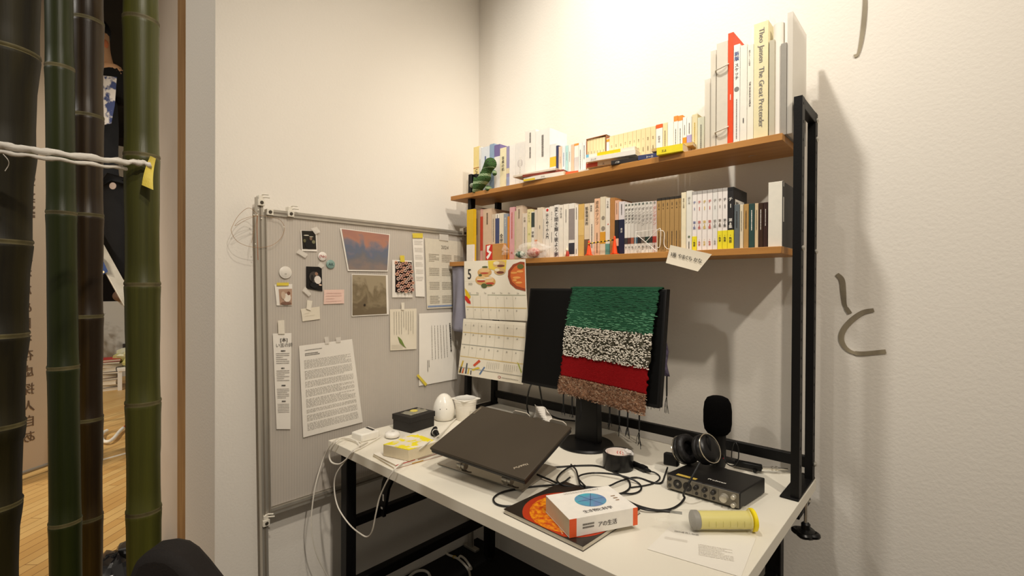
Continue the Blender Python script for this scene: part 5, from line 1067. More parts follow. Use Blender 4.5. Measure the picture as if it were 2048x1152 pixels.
# stand
st0 = [at(874, 928, 'Z', ZD+.003), at(1044, 984, 'Z', ZD+.003), at(1114, 936, 'Z', ZD+.003)]; st0.append(st0[0]+st0[2]-st0[1])
SIL = mat('silver_grey_plate', (168, 160, 146), .35, .45, col2=(160, 152, 138), scale=3)
sd = thing('laptop_stand', 'silver grey folding stand under the laptop', 'stand', sum(st0, V())/4)
obj('base_plate', MB().prism(st0, (0, 0, .0035)), SIL, sd, bev=.002)
sx_, sy_ = (st0[1]-st0[0]), (st0[3]-st0[0])
obj('top_plate', MB().obox(lb(.06, .18, -.0245), ax*.88, ay*.86, N*.003), SIL, sd, bev=.001)
for u in (.30, .83):
    c = st0[0]+sx_*u+sy_*.05+V((0, 0, .0035)); d = sx_.normalized(); yb = sy_.normalized()
    tz = lb(.5, .95, -.0245)
    top = c+yb*.02; top.z = LPC[0].z+(c.y+.02-LPC[0].y)*.36-.030
    obj('strut', MB().bar(c+V((0, 0, .014)), top, .012, .003), SIL, sd, bev=.0008)
    obj('hinge', MB().tube([c-d*.016+V((0, 0, .013)), c+d*.016+V((0, 0, .013))], .011, 18), mat('hinge_steel', (200, 194, 182), .25, .8), sd, smooth=.6)
    obj('hinge', MB().tube([c-d*.004+V((0, 0, .013)), c+d*.004+V((0, 0, .013))], .0128, 18).box(c.x-.006, c.x+.006, c.y-.008, c.y+.010, ZD+.006, ZD+.018), mat('hinge_steel', (200, 194, 182), .25, .8), sd, smooth=.6)
    obj('hinge_slot', MB().tube(smoothpath([c+d*.016+yb*.0+V((0, 0, .0006)), c+d*.028-yb*.004+V((0, 0, .0006)), c+d*.04+V((0, 0, .0006))]), .0016, 6), K(70, 62, 54), sd)
for u0, u1 in ((.36, .55), (.76, .93)):
    q0, q1 = lb(u0, 1.04, -.022), lb(u1, 1.04, -.022)
    obj('stop_tab', MB().prism([q0, q1, q1+N*.018, q1-ax*.03+N*.026, q0+ax*.03+N*.026, q0+N*.018], B*.003), K(190, 182, 168, .3), sd, bev=.001)
pq = [lb(.58, 1.06, -.01), lb(.78, 1.06, -.02), lb(.74, 1.08, .022), lb(.62, 1.09, .040)]
solo('crumpled_tissue', MB().grid(lambda u, v: (pq[0]*(1-u)+pq[1]*u)*(1-v)+(pq[3]*(1-u)+pq[2]*u)*v+B*(.008*math.sin(u*6+v*4)), 10, 8), PAP, 'white folded paper sticking up behind the laptop', 'paper', solid=.0006)

# left end of the desk
def from_px(c, z): return [at(x, y, 'Z', z) for x, y in c]
dq = from_px([(702.5, 863.4), (723.3, 869.5), (759.4, 860.4), (737, 851.5)], ZD+.030)
dq[0].x = max(dq[0].x, DX0+.004); dq[3].x = max(dq[3].x, DX0+.004)
hb = thing('white_hub', 'white rounded power adapter box with a dark slot, nearest the left desk edge', 'adapter', sum(dq, V())/4-V((0, 0, .03)))
obj('case', MB().prism([p-V((0, 0, .030)) for p in dq], (0, 0, .030)), K(232, 228, 218, .35), hb, bev=.005)
e0 = dq[3].lerp(dq[2], .12)*.9+dq[0].lerp(dq[1], .12)*.1; 
obj('dark_slot', MB().obox(dq[3].lerp(dq[0], .12)+(dq[2]-dq[3])*.1, (dq[2]-dq[3])*.66, (dq[0]-dq[3])*.14, (0, 0, .0006)), K(50, 48, 46), hb, smooth=False)
mc = at(785, 875, 'Z', ZD)
mo = thing('white_puck', 'small white rounded gadget beside the adapter box', 'gadget', mc)
obj('shell', MB().lathe([(.018, 0), (.026, .004), (.029, .012), (.027, .019), (.016, .024), (.008, .0225), (.0001, .022)], mc, n=28), K(234, 230, 222, .3), mo, smooth=1.)
obj('grey_foot', MB().lathe([(.017, 0), (.0245, .0025)], mc, n=24), K(120, 116, 110), mo)
obj('top_mark', MB().obox(mc+V((-.006, -.002, .0225)), (.011, .006, 0), (-.003, .005, 0), (0, 0, .001)), K(190, 186, 178), mo)
F_, L2, R2 = at(822, 867, 'Z', ZD), at(786, 858, 'Z', ZD), at(868.5, 852, 'Z', ZD); K2 = L2+R2-F_
bx = thing('black_box', 'small black cardboard box with lid, wrapped flower on top', 'box', (F_+K2)/2)
BLK = mat('black_card', (34, 30, 27), .6, col2=(30, 27, 25), scale=10)
obj('box_body', MB().prism([L2, F_, R2, K2], (0, 0, .048)), BLK, bx, bev=.001)
cc = (F_+K2)/2; lq = [cc+(p-cc)*1.05+V((0, 0, .041)) for p in (L2, F_, R2, K2)]
obj('lid', MB().prism(lq, (0, 0, .022)), BLK, bx, bev=.0015)
fl_ = thing('wrapped_flower', 'small yellow flower in a clear wrapper lying on the black box lid', 'flower', cc+V((0, 0, .063)))
fa, fb = (R2-F_)*.40, (L2-F_)*.30
obj('wrapper', MB().grid(lambda u, v: cc+V((0, 0, .0645+.005*math.sin(u*PI)*math.sin(v*PI)+.0015*math.sin(u*17)*math.sin(v*11)))+fa*(u-.45)*2+fb*(v-.5)*2, 16, 12), clear('wrapper_film', (206, 200, 176), .45, .08), fl_)
fm = MB()
for k in range(9): a = k*.7; fm.ball(cc+V((.010*math.cos(a), .010*math.sin(a), .069)), (.007, .007, .003), n=8, k=5)
obj('petals', fm, K(206, 190, 90), fl_); obj('stem', MB().tube([cc+V((0, 0, .067)), cc+V((0, 0, .067))-fa*.5], .0016, 6), K(120, 126, 70), fl_)
# egg
eg = at(888, 839, 'Z', ZD)
et = thing('white_egg_lamp', 'glossy white egg shaped object with two dot eyes', 'egg', eg)
prof = [(.034, 0), (.0385, .003)]+[((.0475-.0085*((.046-z)/.046)**2 if z < .046 else .0475*math.sqrt(max(0, 1-((z-.046)/.069)**2))*(1-.10*(z-.046)/.07)), z) for z in [.010+.0033*k for k in range(32)]]+[(.0002, .1148)]
prof[2:] = [p for p in prof[2:] if p[1] < .1149]
obj('shell', MB().lathe(prof, eg, n=40), K(234, 230, 220, .22), et, smooth=1.2)
dv = (CAM-eg); dv.z = 0; dv.normalize(); sv = V((dv.y, -dv.x, 0))
for x_ in (-.0165, .0105): 
    q = eg+dv*.0455+sv*(-x_)+V((0, 0, .056)); q -= dv*(abs(x_)*.14); obj('eye', MB().ball(q, .0021, n=10, k=6), INK, et)
obj('shell_foot', MB().lathe([(.034, .0), (.0392, .003)], eg, n=32), K(190, 184, 172), et)
# paper cup with a lid
cu = at(931, 838, 'Z', ZD)
ct = thing('white_tub', 'white plastic tub with square flanged lid behind the egg', 'tub', cu)
obj('tub', MB().lathe([(.039, 0), (.041, .002), (.047, .070), (.0485, .071), (.0485, .078), (.0505, .079), (.0505, .088)], cu, n=32), K(230, 224, 212, .4), ct, smooth=.8)
lq = [cu+V((.056*math.cos(.75+PI/2*k)*1.18, .056*math.sin(.75+PI/2*k)*1.18, .088)) for k in range(4)]
obj('lid', MB().prism(lq, (0, 0, .005)), K(232, 228, 218, .4), ct, bev=.002); obj('lid_recess', MB().lathe([(.044, .0932), (.046, .0946), (.042, .0946), (.040, .0934), (.0001, .0934)], cu, n=28), K(214, 212, 206, .4), ct)
# plug and black coiled lead
pc_ = at(868, 871, 'Z', ZD)
pg = thing('black_plug', 'short black plug with a white ring, lying against the black box', 'plug', pc_)
pd = V((.055, -.018, 0)).normalized()
obj('coil', MB().tube([pc_+V((.016*math.cos(a)*.5, .016*math.sin(a)*.5, .017+.012*math.sin(a))) for a in [2*PI*k/20 for k in range(20)]], .0055, 8, closed=True), BPL, pg)
obj('body', MB().tube([pc_+V((0, 0, .018)), pc_+pd*.02+V((0, 0, .016)), pc_+pd*.036+V((0, 0, .012)), pc_+pd*.042+V((0, 0, .011))], [.012, .0115, .009, .005], 14), BPL, pg)
obj('white_ring', MB().tube([pc_+pd*.012+V((0, 0, .0165)), pc_+pd*.0155+V((0, 0, .016))], .0126, 14), WHITE, pg)
# magazines and the box with yellow drawing
mq = from_px([(745, 900), (788, 934), (893, 905), (846, 876)], ZD+.008)
a_ = math.degrees(math.atan2(mq[2].y-mq[1].y, mq[2].x-mq[1].x))
slab_book(mq[1]-V((0, 0, .008)), a_, .215, .15, .0065, (226, 220, 208), 'white magazine at the bottom of the left desk pile', 'magazines under the yellow topped box', deco=[(.0, 1., .0, .25, (150, 110, 84)), (.3, .5, .3, .7, (190, 150, 60))])
slab_book(mq[1]+V((.002, .006, -.0012)), a_+3, .205, .145, .0065, (228, 222, 210), 'white magazine with red spine line upon the other magazine', 'magazines under the yellow topped box', deco=[(.0, .35, .55, 1, (176, 56, 50)), (.4, .9, .2, .8, (150, 120, 100))])
bq = [p for p in from_px([(766.5, 889), (817.5, 899.7), (873.8, 883), (831.5, 867)], ZD+.052)]
yb_ = thing('paper_box', 'cream box with a yellow painted lid, left of the laptop', 'box', sum(bq, V())/4-V((0, 0, .038)))
obj('sides', MB().prism([p-V((0, 0, .0375)) for p in bq], (0, 0, .036)), K(214, 200, 170), yb_, bev=.001)
obj('lid', MB().prism([p-V((0, 0, .0015)) for p in bq], (0, 0, .0018)), mat('yellow_painted_card', (230, 222, 206), .6, col2=(236, 220, 26), scale=26, stretch=(1, 1, 1), contrast=.035, detail=5), yb_)

# middle and right of the desk
dr = V((.45, .89, 0)).normalized(); bb = at(1166, 1093, 'Z', ZD+.012); bb.z = TOP
T = thing('photo_book', 'square black photo book with an orange glowing ball on its cover', 'book', bb+V((-.12, .12, 0)))
pa = V((-.2495, .008, 0)); pb_ = V((.008, .2495, 0))
obj('cover', MB().obox(bb, pa, pb_, (0, 0, .0012)).obox(bb+V((0, 0, .0106)), pa, pb_, (0, 0, .0014)), [K(38, 30, 24, .3)], T, bev=.0004)
obj('pages', MB().obox(bb+pa*.004+pb_*.004+V((0, 0, .0012)), pa*.985, pb_*.99, (0, 0, .0094)), K(196, 188, 172), T, smooth=False)
fc = bb+pa*.47+pb_*.41+V((0, 0, .0121)); 
fire = mat('orange_flower_print', (190, 66, 16), .35, col2=(232, 150, 20), scale=90, contrast=.12, detail=3)
def arc_disc(c, r0, z, m_): return MB().lathe([(r0, 0), (r0, .0002)], c+V((0, 0, z)), (0, 0, 1), 48)
def clipd(r): # a disc cut off by the cover edges
    pts = []
    for k in range(72):
        a = 2*PI*k/72; d = V((math.cos(a), math.sin(a), 0)); t = r
        pa1, pb1 = pa.normalized(), pb_.normalized(); rel = fc-bb
        for ax_, L_ in ((pa1, pa.length), (pb1, pb_.length)):
            s0 = rel.dot(ax_); ds = d.dot(ax_)
            if ds > 1e-6: t = min(t, (L_-.001-s0)/ds)
            elif ds < -1e-6: t = min(t, (s0-.001)/-ds)
        pts.append(fc+d*t)
    return pts
obj('glowing_ball', MB().prism(clipd(.118), (0, 0, .0002)), K(176, 52, 20, .3), T, smooth=False)
obj('ball_centre', MB().prism([p+V((0, 0, .00025)) for p in clipd(.100)], (0, 0, .0002)), fire, T, smooth=False)
ob = MB(); c = fc+V((-.01, -.045, .0006))
for k in range(14): ob.obox(c+V((.0045*k, -.004*k, 0)), (.003, .002, 0), (-.0012, .002, 0), (0, 0, .0002))
obj('cover_lettering', ob, K(220, 190, 150), T, smooth=False)
# white paperback on it
D0 = V((-.632, .882, ZD+.0135))
t, p, A1, B1, Z1 = slab_book(D0, 62.5, .182, .132, .042, (230, 226, 218), 'thick white paperback with orange spine ends lying on the photo book', None, deco=[(0, .10, 0, 1, (224, 90, 44)), (.93, 1, 0, 1, (226, 96, 50))])
tz_ = lambda u, v, h=.0425: p+A1*.182*u+B1*.132*v+Z1*h
sm_ = MB(); scribble(sm_, p+A1*.034-B1*.0006+Z1*.026, A1, Z1, .03, .014, 2, fill=.6); obj('spine_print', sm_, INKSOFT, t, smooth=False)
sm_ = MB(); text(sm_, 'アルの生活', p+A1*.075-B1*.0007+Z1*.014, A1, Z1, .0135, bold=.02); obj('spine_title', sm_, K(70, 64, 62), t, smooth=False)
cv = mat('violet_turquoise_print', (70, 170, 186), .5, col2=(120, 110, 176), scale=12, contrast=.12)
cp_ = [tz_(.52+.22*math.cos(2*PI*k/40), .55+.27*math.sin(2*PI*k/40)) for k in range(40)]
obj('cover_circle', MB().prism(cp_, Z1*.0002), cv, t, smooth=False)
sm_ = MB()
for a in (0, PI/3, 2*PI/3): d = A1*math.cos(a)*.035+B1*math.sin(a)*.035; n_ = Z1.cross(d).normalized()*.0009; c = tz_(.52, .55, .0429); sm_.add([c-d-n_, c+d-n_, c+d+n_, c-d+n_], [(0, 1, 2, 3)])
obj('circle_spokes', sm_, K(70, 90, 130), t, smooth=False)
sm_ = MB(); text(sm_, '生き物と科学', tz_(.26, .12, .0427), A1, B1, .0145, bold=.02); obj('cover_title', sm_, K(96, 92, 92), t, smooth=False)
sm_ = MB(); scribble(sm_, tz_(.84, .58, .0427), A1, B1, .012, .035, 3, fill=.4); obj('cover_figure', sm_, K(150, 120, 90), t, smooth=False)
sm_ = MB(); scribble(sm_, tz_(.25, .95, .0427), A1, B1, .10, .010, 2, fill=.35); obj('cover_print', sm_, K(170, 164, 158), t, smooth=False)
# giant syringe
s0, s1 = at(1385, 1040, 'Z', ZD+.026), at(1512, 1040, 'Z', ZD+.026); sd_ = (s1-s0).normalized(); s0.z = s1.z = ZD+.0265; sd_.z = 0; sd_.normalize()
sy = thing('giant_syringe', 'oversized clear syringe filled with yellow, lying on the desk front', 'syringe', (s0+s1)/2-V((0, 0, .027)))
LL = (s1-s0).length
obj('barrel', MB().lathe([(.004, -.085), (.006, -.060), (.0228, -.045), (.0228, LL*.84), (.030, LL*.845), (.030, LL*.86), (.024, LL*.861)], s0, sd_, n=32), clear('syringe_clear', (238, 236, 224), .20, .06), sy, smooth=.5)
obj('gasket', MB().lathe([(.008, -.006), (.020, -.002), (.0219, .0), (.0219, .012), (.020, .014)], s0, sd_, n=28), K(112, 108, 102, .45), sy, smooth=.5)
obj('plunger', MB().lathe([(.0200, .0145), (.0203, .015), (.0203, LL*.90), (.018, LL*.91)], s0, sd_, n=28), mat('yellow_resin', (228, 214, 96), .4, trans=.1), sy, smooth=.5, label='yellow plunger')
obj('thumb_disc', MB().lathe([(.024, LL*.91), (.0262, LL*.92), (.0262, LL*.96), (.023, LL*.97)], s0, sd_, n=32), K(238, 216, 30, .35), sy, smooth=.5, label='bright yellow thumb disc')
mk = MB()
for k in range(6): c = s0+sd_*(LL*(.2+.11*k)); mk.tube([c+V((.0231*math.cos(a)*sd_.y, -.0231*math.cos(a)*sd_.x, .0231*math.sin(a))) for a in (-.3, -.15, 0, .15, .3)], .0004, 4)
obj('scale_marks', mk, K(170, 160, 80), sy)
# printed sheet
pq = from_px([(1345, 1048), (1512, 1076), (1482, 1154), (1294, 1098)], ZD+.001)
sh = thing('printed_sheet', 'faintly printed white sheet of paper at the front right of the desk', 'paper', sum(pq, V())/4)
obj('sheet', MB().grid(lambda u, v: (pq[0]*(1-u)+pq[1]*u)*(1-v)+(pq[3]*(1-u)+pq[2]*u)*v+V((0, 0, 0)), 6, 6), mat('thin_sheet', (232, 227, 216), .6), sh, solid=.0002)
pr_ = (pq[1]-pq[0]).normalized(); pu_ = V((-pr_.y, pr_.x, 0))
sm_ = MB(); text(sm_, '自分の道具と物語', pq[0]*.72+pq[3]*.28+pr_*.02+V((0, 0, .0012)), pr_, pu_, .0085); obj('heading', sm_, K(120, 116, 110), sh, smooth=False)
sm_ = MB(); scribble(sm_, pq[0]*.5+pq[3]*.5+pr_*.01+V((0, 0, .0012)), pr_, pu_, .05, .012, 3, fill=.25); scribble(sm_, pq[0]*.45+pq[3]*.55+pr_*.085+V((0, 0, .0012)), pr_, pu_, .07, .05, 9, fill=.25); obj('small_print', sm_, K(196, 190, 180), sh, smooth=False)
# roll of black tape
tc_ = at(1236, 935, 'Z', ZD); tc_.z = TOP
tr_ = thing('tape_roll', 'roll of wide black tape standing on its side in the desk middle', 'tape', tc_)
tw = .0485; th_ = .052
def ring(ri, ro, z0, z1, m, name, **k): return obj(name, MB().tube([tc_+V((0, 0, z0)), tc_+V((0, 0, z0)), tc_+V((0, 0, z1)), tc_+V((0, 0, z1)), tc_+V((0, 0, z0))], [ri, ro, ro, ri, ri], 48, caps=False), m, tr_, **k)
obj('black_tape', MB().lathe([(tw, 0), (tw, th_), (.0405, th_), (.0405, .001)], tc_, n=48), mat('black_tape', (17, 16, 16), .28), tr_, smooth=.6)
core = MB().lathe([(.0404, .001), (.0404, th_-.001), (.0385, th_-.001), (.0385, .0015)], tc_, n=48); obj('paper_core', core, K(232, 222, 214), tr_, smooth=.6)
cm = MB()
for s_, a0 in (('COS', 1.3), ('CO', 2.55), ('no1', .35)):
    for k, ch in enumerate(s_):
        a = a0-k*.24+.9; d = V((math.cos(a), math.sin(a), 0)); text(cm, ch, tc_+d*.0382+V((0, 0, th_-.022)), V((d.y, -d.x, 0)), (0, 0, 1), .017, bold=.02)
obj('core_print', cm, K(196, 50, 44), tr_, smooth=False)
cr_ = crumple(tc_+V((.034, .002, th_+.004)), (.017, .010, .009), 14, .3, 16, 10); solo('cellophane_scrap', cr_, clear('scrap_film', (236, 232, 228), .5, .1), 'crumpled clear wrapper scrap on the rim of the tape roll', 'wrapper', smooth=.3)
# inline connector
c0, c1 = at(1262, 925, 'Z', ZD+.012), at(1301, 943, 'Z', ZD+.010)
def px3(l): return [at(x, y, 'Z', z) for x, y, z in l]
def cable(name, l, r, m, label, cat='cable', group=None, k=6):
    P_ = smoothpath([at(*q[:2], *q[2:]) if len(q) == 4 else at(q[0], q[1], 'Z', q[2]) for q in l], k)
    return solo(name, MB().tube(P_, r, 8), m, label, cat, group)
RUB = mat('black_cable_rubber', (16, 15, 15), .45, spec=.45)
cn = thing('inline_connector', 'black inline plug with its thin lead right of the tape roll', 'plug', (c0+c1)/2-V((0, 0, .010)))
obj('plug_body', MB().tube([c0, c0.lerp(c1, .5), c0.lerp(c1, .55), c0.lerp(c1, .78), c0.lerp(c1, .8), c1], [.009, .0095, .011, .0105, .007, .004], 14), BPL, cn, smooth=.6)
obj('lead', MB().tube(smoothpath([c1]+px3([(1309, 945, ZD+.006), (1318, 951, ZD+.003), (1319, 958, ZD+.003), (1308, 966, ZD+.003), (1290, 971, ZD+.003), (1262, 975, ZD+.003)])), .0022, 8), RUB, cn)
z1, z2, z3 = ZD+.0032, ZD+.0085, ZD+.0140
KB = 'black cables on the desk'
cable('black_cable', [(1074, 949, z1+.01), (1100, 960, z2), (1122, 969, z2), (1160, 973, z1), (1200, 977, z1), (1236, 990, z1), (1257, 1003, z1), (1283, 1014, z1), (1316, 1021, z1), (1342, 1018, z1), (1360, 1008, z1), (1369, 996, z1+.008), (1367, 988, z1+.02), (1378, 966, z1+.055), (1400, 925, ZD+.105)], .0030, RUB, 'thick black cable running from the laptop round to the headphones', group=KB)
cable('black_cable', [(1140, 955, z1+.006), (1120, 968, z2+.004), (1080, 972, z1), (1040, 977, z1), (1006, 984, z1), (988, 995, z1), (990, 1006, z1), (1006, 1012, z1), (1030, 1012, z1), (1038, 1009, z1)], .0028, RUB, 'black cable looping left in front of the laptop', group=KB)
cable('black_cable', [(1100, 935, z1), (1165, 931, z1), (1200, 933, z1), (1236, 948, z1), (1256, 960, z1), (1260, 974, z1), (1250, 984, z1), (1232, 988, z1), (1200, 984, z1), (1160, 975, z2), (1128, 971, z3), (1114, 961, z3), (1120, 948, z3), (1136, 936, z2), (1150, 931, z2)], .0028, RUB, 'black cable coil nearest the tape roll', group=KB)
cable('black_cable', [(1142, 929, z2+.004), (1152, 940, z2+.004), (1157, 958, z2+.004), (1163, 971, z2+.004), (1188, 975, z2), (1215, 973, z2), (1241, 962, z2+.004), (1273, 955, z1), (1306, 965, z1), (1323, 965, z1), (1330, 950, z1), (1335, 935, z1+.01)], .0026, RUB, 'black cable leading up to the back of the sound box', group=KB)
cable('black_cable', [(1170, 972, z2+.008), (1157, 957, z3), (1163, 950, z3), (1188, 946, z2), (1224, 948, z3), (1258, 956, z2+.004), (1279, 968, z1), (1282, 979, z1), (1268, 987, z1), (1240, 987, z2)], .0026, RUB, 'inner loop of black cable in the middle of the desk', group=KB)
cable('black_cable', [(1240, 996, z2), (1262, 1009, z2), (1292, 1019, z2), (1330, 1022, z1), (1364, 1026, z1)], .0030, RUB, 'short black cable ending beside the syringe', group=KB)
cable('monitor_cable', [(1064, 765, 'Y', 1.47), (1058, 780, 'Y', 1.55), (1054, 806, 'Y', 1.62), (1056, 824, 'Y', 1.64), (1064, 846, 'Z', ZD+.006)], .0036, RUB, 'left one of two black cables hanging under the monitor', group='cables under the monitor')
cable('monitor_cable', [(1078, 768, 'Y', 1.47), (1081, 785, 'Y', 1.52), (1086, 810, 'Y', 1.56), (1098, 828, 'Y', 1.60), (1120, 838, 'Y', 1.63), (1150, 842, 'Z', ZD+.006)], .0036, RUB, 'right one of two black cables hanging under the monitor', group='cables under the monitor')
# white cables over the left desk edge
WC = K(222, 216, 204, .4); FY0 = DY0-.006
cable('white_cable', [(760, 874, ZD+.006), (730, 892, ZD+.0025), (709, 902, ZD+.004), (696, 915, 'Y', FY0), (673, 947, 'Y', FY0-.01), (668.5, 976, 'Y', FY0-.01), (676, 1014, 'Y', FY0-.01), (699, 1049, 'Y', FY0-.01), (723, 1069, 'Y', FY0-.01), (736, 1073, 'Y', FY0-.01), (745, 1060, 'Y', FY0-.01), (752, 1026, 'Y', FY0-.01), (762, 988, 'Y', FY0-.006), (789, 939, 'Y', FY0-.004), (822, 914, ZD+.012), (852, 888, ZD+.058), (884, 866, ZD+.012), (913, 836, ZD+.006), (937, 824, ZD+.03), (948, 824, ZD+.08)], .0024, WC, 'white cable sagging below the desk front in a long loop', group='white cables at the left desk end')
cable('white_cable', [(722, 885, ZD+.004), (705, 879, ZD+.008), (690, 876, ZD+.006), (678, 877, ZD+.005), (665, 884, ZD+.005), (647, 917, 'X', DX0-.01), (632, 967, 'X', DX0-.012), (624.5, 1014, 'X', DX0-.012), (623, 1055, 'X', DX0-.012), (632, 1105, 'X', DX0-.012), (655, 1152, 'X', DX0-.012), (700, 1225, 'X', DX0-.01), (740, 1290, 'X', DX0)], .0024, WC, 'white cable hanging down from the left desk corner', group='white cables at the left desk end')
cable('white_cable', [(720, 893, ZD+.003), (712, 882, ZD+.010), (690, 875, ZD+.014), (672, 884, 'Y', FY0-.004), (659, 907, 'Y', FY0-.008), (663, 924, 'Y', FY0-.008), (679, 928, 'Y', FY0-.008), (694, 917, 'Y', FY0-.004), (709, 898, ZD+.010), (735, 884, ZD+.004)], .0029, WC, 'white cable curled into a small ring over the left desk corner', group='white cables at the left desk end')
t_ = cable('floor_cable', [(876, 1097, .012), (888, 1101, .008), (896, 1109, .006), (909, 1114, .006), (918, 1119, .006), (930, 1130, .006), (938, 1142, .006), (940, 1156, .006), (935, 1175, .006)], .0055, WC, 'white cable with a yellow twist tie on the dark floor under the desk', group='white cables under the desk')
obj('twist_tie', MB().tube([at(909, 1114, 'Z', .008)+V((.007*math.cos(a), .005*math.cos(a), .006*math.sin(a))) for a in [2*PI*k/12 for k in range(12)]], .0022, 5, closed=True), K(214, 180, 50), t_)
cable('floor_cable', [(917, 1117, .010), (921, 1112, .014), (930, 1118, .012), (940, 1132, .010), (942.5, 1138, .010), (936, 1136, .012), (926, 1126, .014)], .0055, WC, 'doubled white cable end beside the yellow twist tie', group='white cables under the desk')
cable('floor_cable', [(815, 1158, .008), (822, 1150, .008), (833, 1143, .008), (846, 1141, .008), (856, 1145, .008), (860, 1152, .008)], .006, WC, 'arched white cable on the floor at the bottom of the picture', group='white cables under the desk')

# sound interface
q0, q1, q2 = at(1333, 976, 'Z', ZD+.004), at(1480, 1019, 'Z', ZD+.004), at(1530, 986, 'Z', ZD+.004); q3 = q0+q2-q1
ix, iy = q1-q0, q3-q0; IH = .043
it = thing('sound_interface', 'black metal sound interface with a row of knobs on its front', 'audio interface', (q0+q2)/2-V((0, 0, .004)))
obj('case', MB().prism([q0, q1, q2, q3], (0, 0, IH)), mat('dark_metal_case', (26, 24, 23), .45, .3), it, bev=.003)
n_ = V((ix.y, -ix.x, 0)).normalized(); xn = ix.normalized()
def ip(u, v, o=0.): return q0+ix*u+V((0, 0, IH*v))+n_*o
fp_ = obj('front_panel', MB().prism([ip(.01, .06), ip(.99, .06), ip(.99, .95), ip(.01, .95)], n_*.003), mat('grey_front_panel', (126, 120, 108), .4, .5), it, bev=.0006)
for u in (.17, .31):
    obj('input_socket', MB().lathe([(.0125, .003), (.0125, .0042), (.0105, .0045), (.0095, .0036), (.0001, .0034)], ip(u, .5), n_, 24), K(24, 22, 21, .3), fp_)
    obj('socket_pin', MB().lathe([(.004, .0036), (.003, .0046)], ip(u, .5), n_, 12), K(120, 116, 108, .3, .6), fp_)
def knob(u, v, r, m_, h=.012): obj('knob', MB().lathe([(r*1.05, .003), (r, .006), (r*.92, .003+h), (r*.8, .0038+h)], ip(u, v), n_, 20), m_, fp_, smooth=.6)
DKN, SVN = K(34, 32, 31, .3), mat('silver_knob', (196, 190, 176), .3, .6)
for u in (.44, .555, .67): knob(u, .66, .0062, DKN); obj('button', MB().lathe([(.0042, .003), (.004, .0055)], ip(u, .25), n_, 12), K(40, 38, 36), fp_)
knob(.81, .5, .0105, SVN, .014); knob(.93, .72, .0062, SVN); knob(.93, .24, .0062, SVN)
knob(.055, .72, .0052, DKN, .006); obj('button', MB().lathe([(.005, .003), (.0046, .0055)], ip(.055, .28), n_, 12), K(60, 58, 54), fp_)
for u in (.385, .5, .615, .73): obj('panel_groove', MB().prism([ip(u, .1), ip(u+.004, .1), ip(u+.004, .9), ip(u, .9)], n_*.0033), K(70, 66, 60), fp_, smooth=False)
tb_ = V((0, 0, IH))
mb = MB(); text(mb, 'PreSonus', q0+ix*.50+iy*.22+tb_+V((0, 0, .0006)), xn, iy.normalized(), .013, bold=.02); obj('top_lettering', mb, K(220, 216, 206), it, smooth=False)
obj('yellow_label', MB().obox(q0+ix*.12+iy*.04+tb_, ix*.28, iy*.08, (0, 0, .0006)), K(188, 160, 70), it, smooth=False)
for u, v in ((.06, .1), (.94, .1), (.06, .9), (.94, .9)): obj('rubber_foot', MB().lathe([(.008, 0), (.007, .0045)], q0+ix*u+iy*v-V((0, 0, .0038)), n=12), RUB, it)
# headphones lying on the interface
HZ = ZD+.004+IH
hp = thing('headphones', 'black headphones with silver rings lying on the sound interface', 'headphones', V((-.56, 1.42, HZ)))
HY = 1.425
e1 = at(1370, 910, 'Y', HY); e2 = at(1413, 898, 'Y', HY); hx = (e2-e1).normalized(); hx = (hx+V((0, -.25, 0))).normalized()
RB = .046
LEA = mat('black_leatherette', (20, 18, 18), .5, bump=.2, bscale=120); SIR = mat('chrome_ring', (214, 204, 184), .2, .9)
def cup(c, d):
    ec_ = obj('ear_cup', MB().lathe([(.026, -.020), (.034, -.017), (RB*.92, -.008), (RB*.95, 0), (RB*.9, .004)], c, d, 32), mat('cup_black', (18, 17, 17), .35), hp, smooth=.6)
    a = d.cross(V((0, 1, 0))).normalized(); b_ = d.cross(a)
    obj('silver_ring', MB().tube([c-d*.013+(a*math.cos(t)+b_*math.sin(t))*.0415 for t in [2*PI*k/36 for k in range(36)]], .0016, 6, closed=True), SIR, ec_)
    obj('cushion', MB().tube([c+d*.012+(a*math.cos(t)+b_*math.sin(t))*.032 for t in [2*PI*k/36 for k in range(36)]], .0115, 12, closed=True), LEA, hp)
e1.z = max(e1.z, HZ+.042); e2.z = max(e2.z, HZ+.046)
cup(e1, hx); cup(e2, -hx)
obj('hinge_block', MB().obox(at(1326, 930, 'Y', HY-.02), (.046, .0, .004), (0, .02, 0), (0, 0, .038)), BPL, hp, bev=.004)
up_ = V((-.25, .9, -.22)).normalized(); mid = (e1+e2)/2
arc = [mid+hx*((e2-e1).length*.62*-math.cos(t))+up_*(.085*math.sin(t))+V((0, 0, .012)) for t in [PI*k/20 for k in range(21)]]
m = MB()
m.tube(arc, .008, 10); obj('headband', m, LEA, hp)
for e, s in ((e1, -1), (e2, 1)): obj('yoke', MB().tube(smoothpath([e+V((0, 0, .040)), e+hx*s*.014+V((0, -.004, .030)), e+hx*s*.018+V((0, -.010, .0)), e+hx*s*.014+V((0, -.004, -.03))]), .0032, 8), BPL, hp)
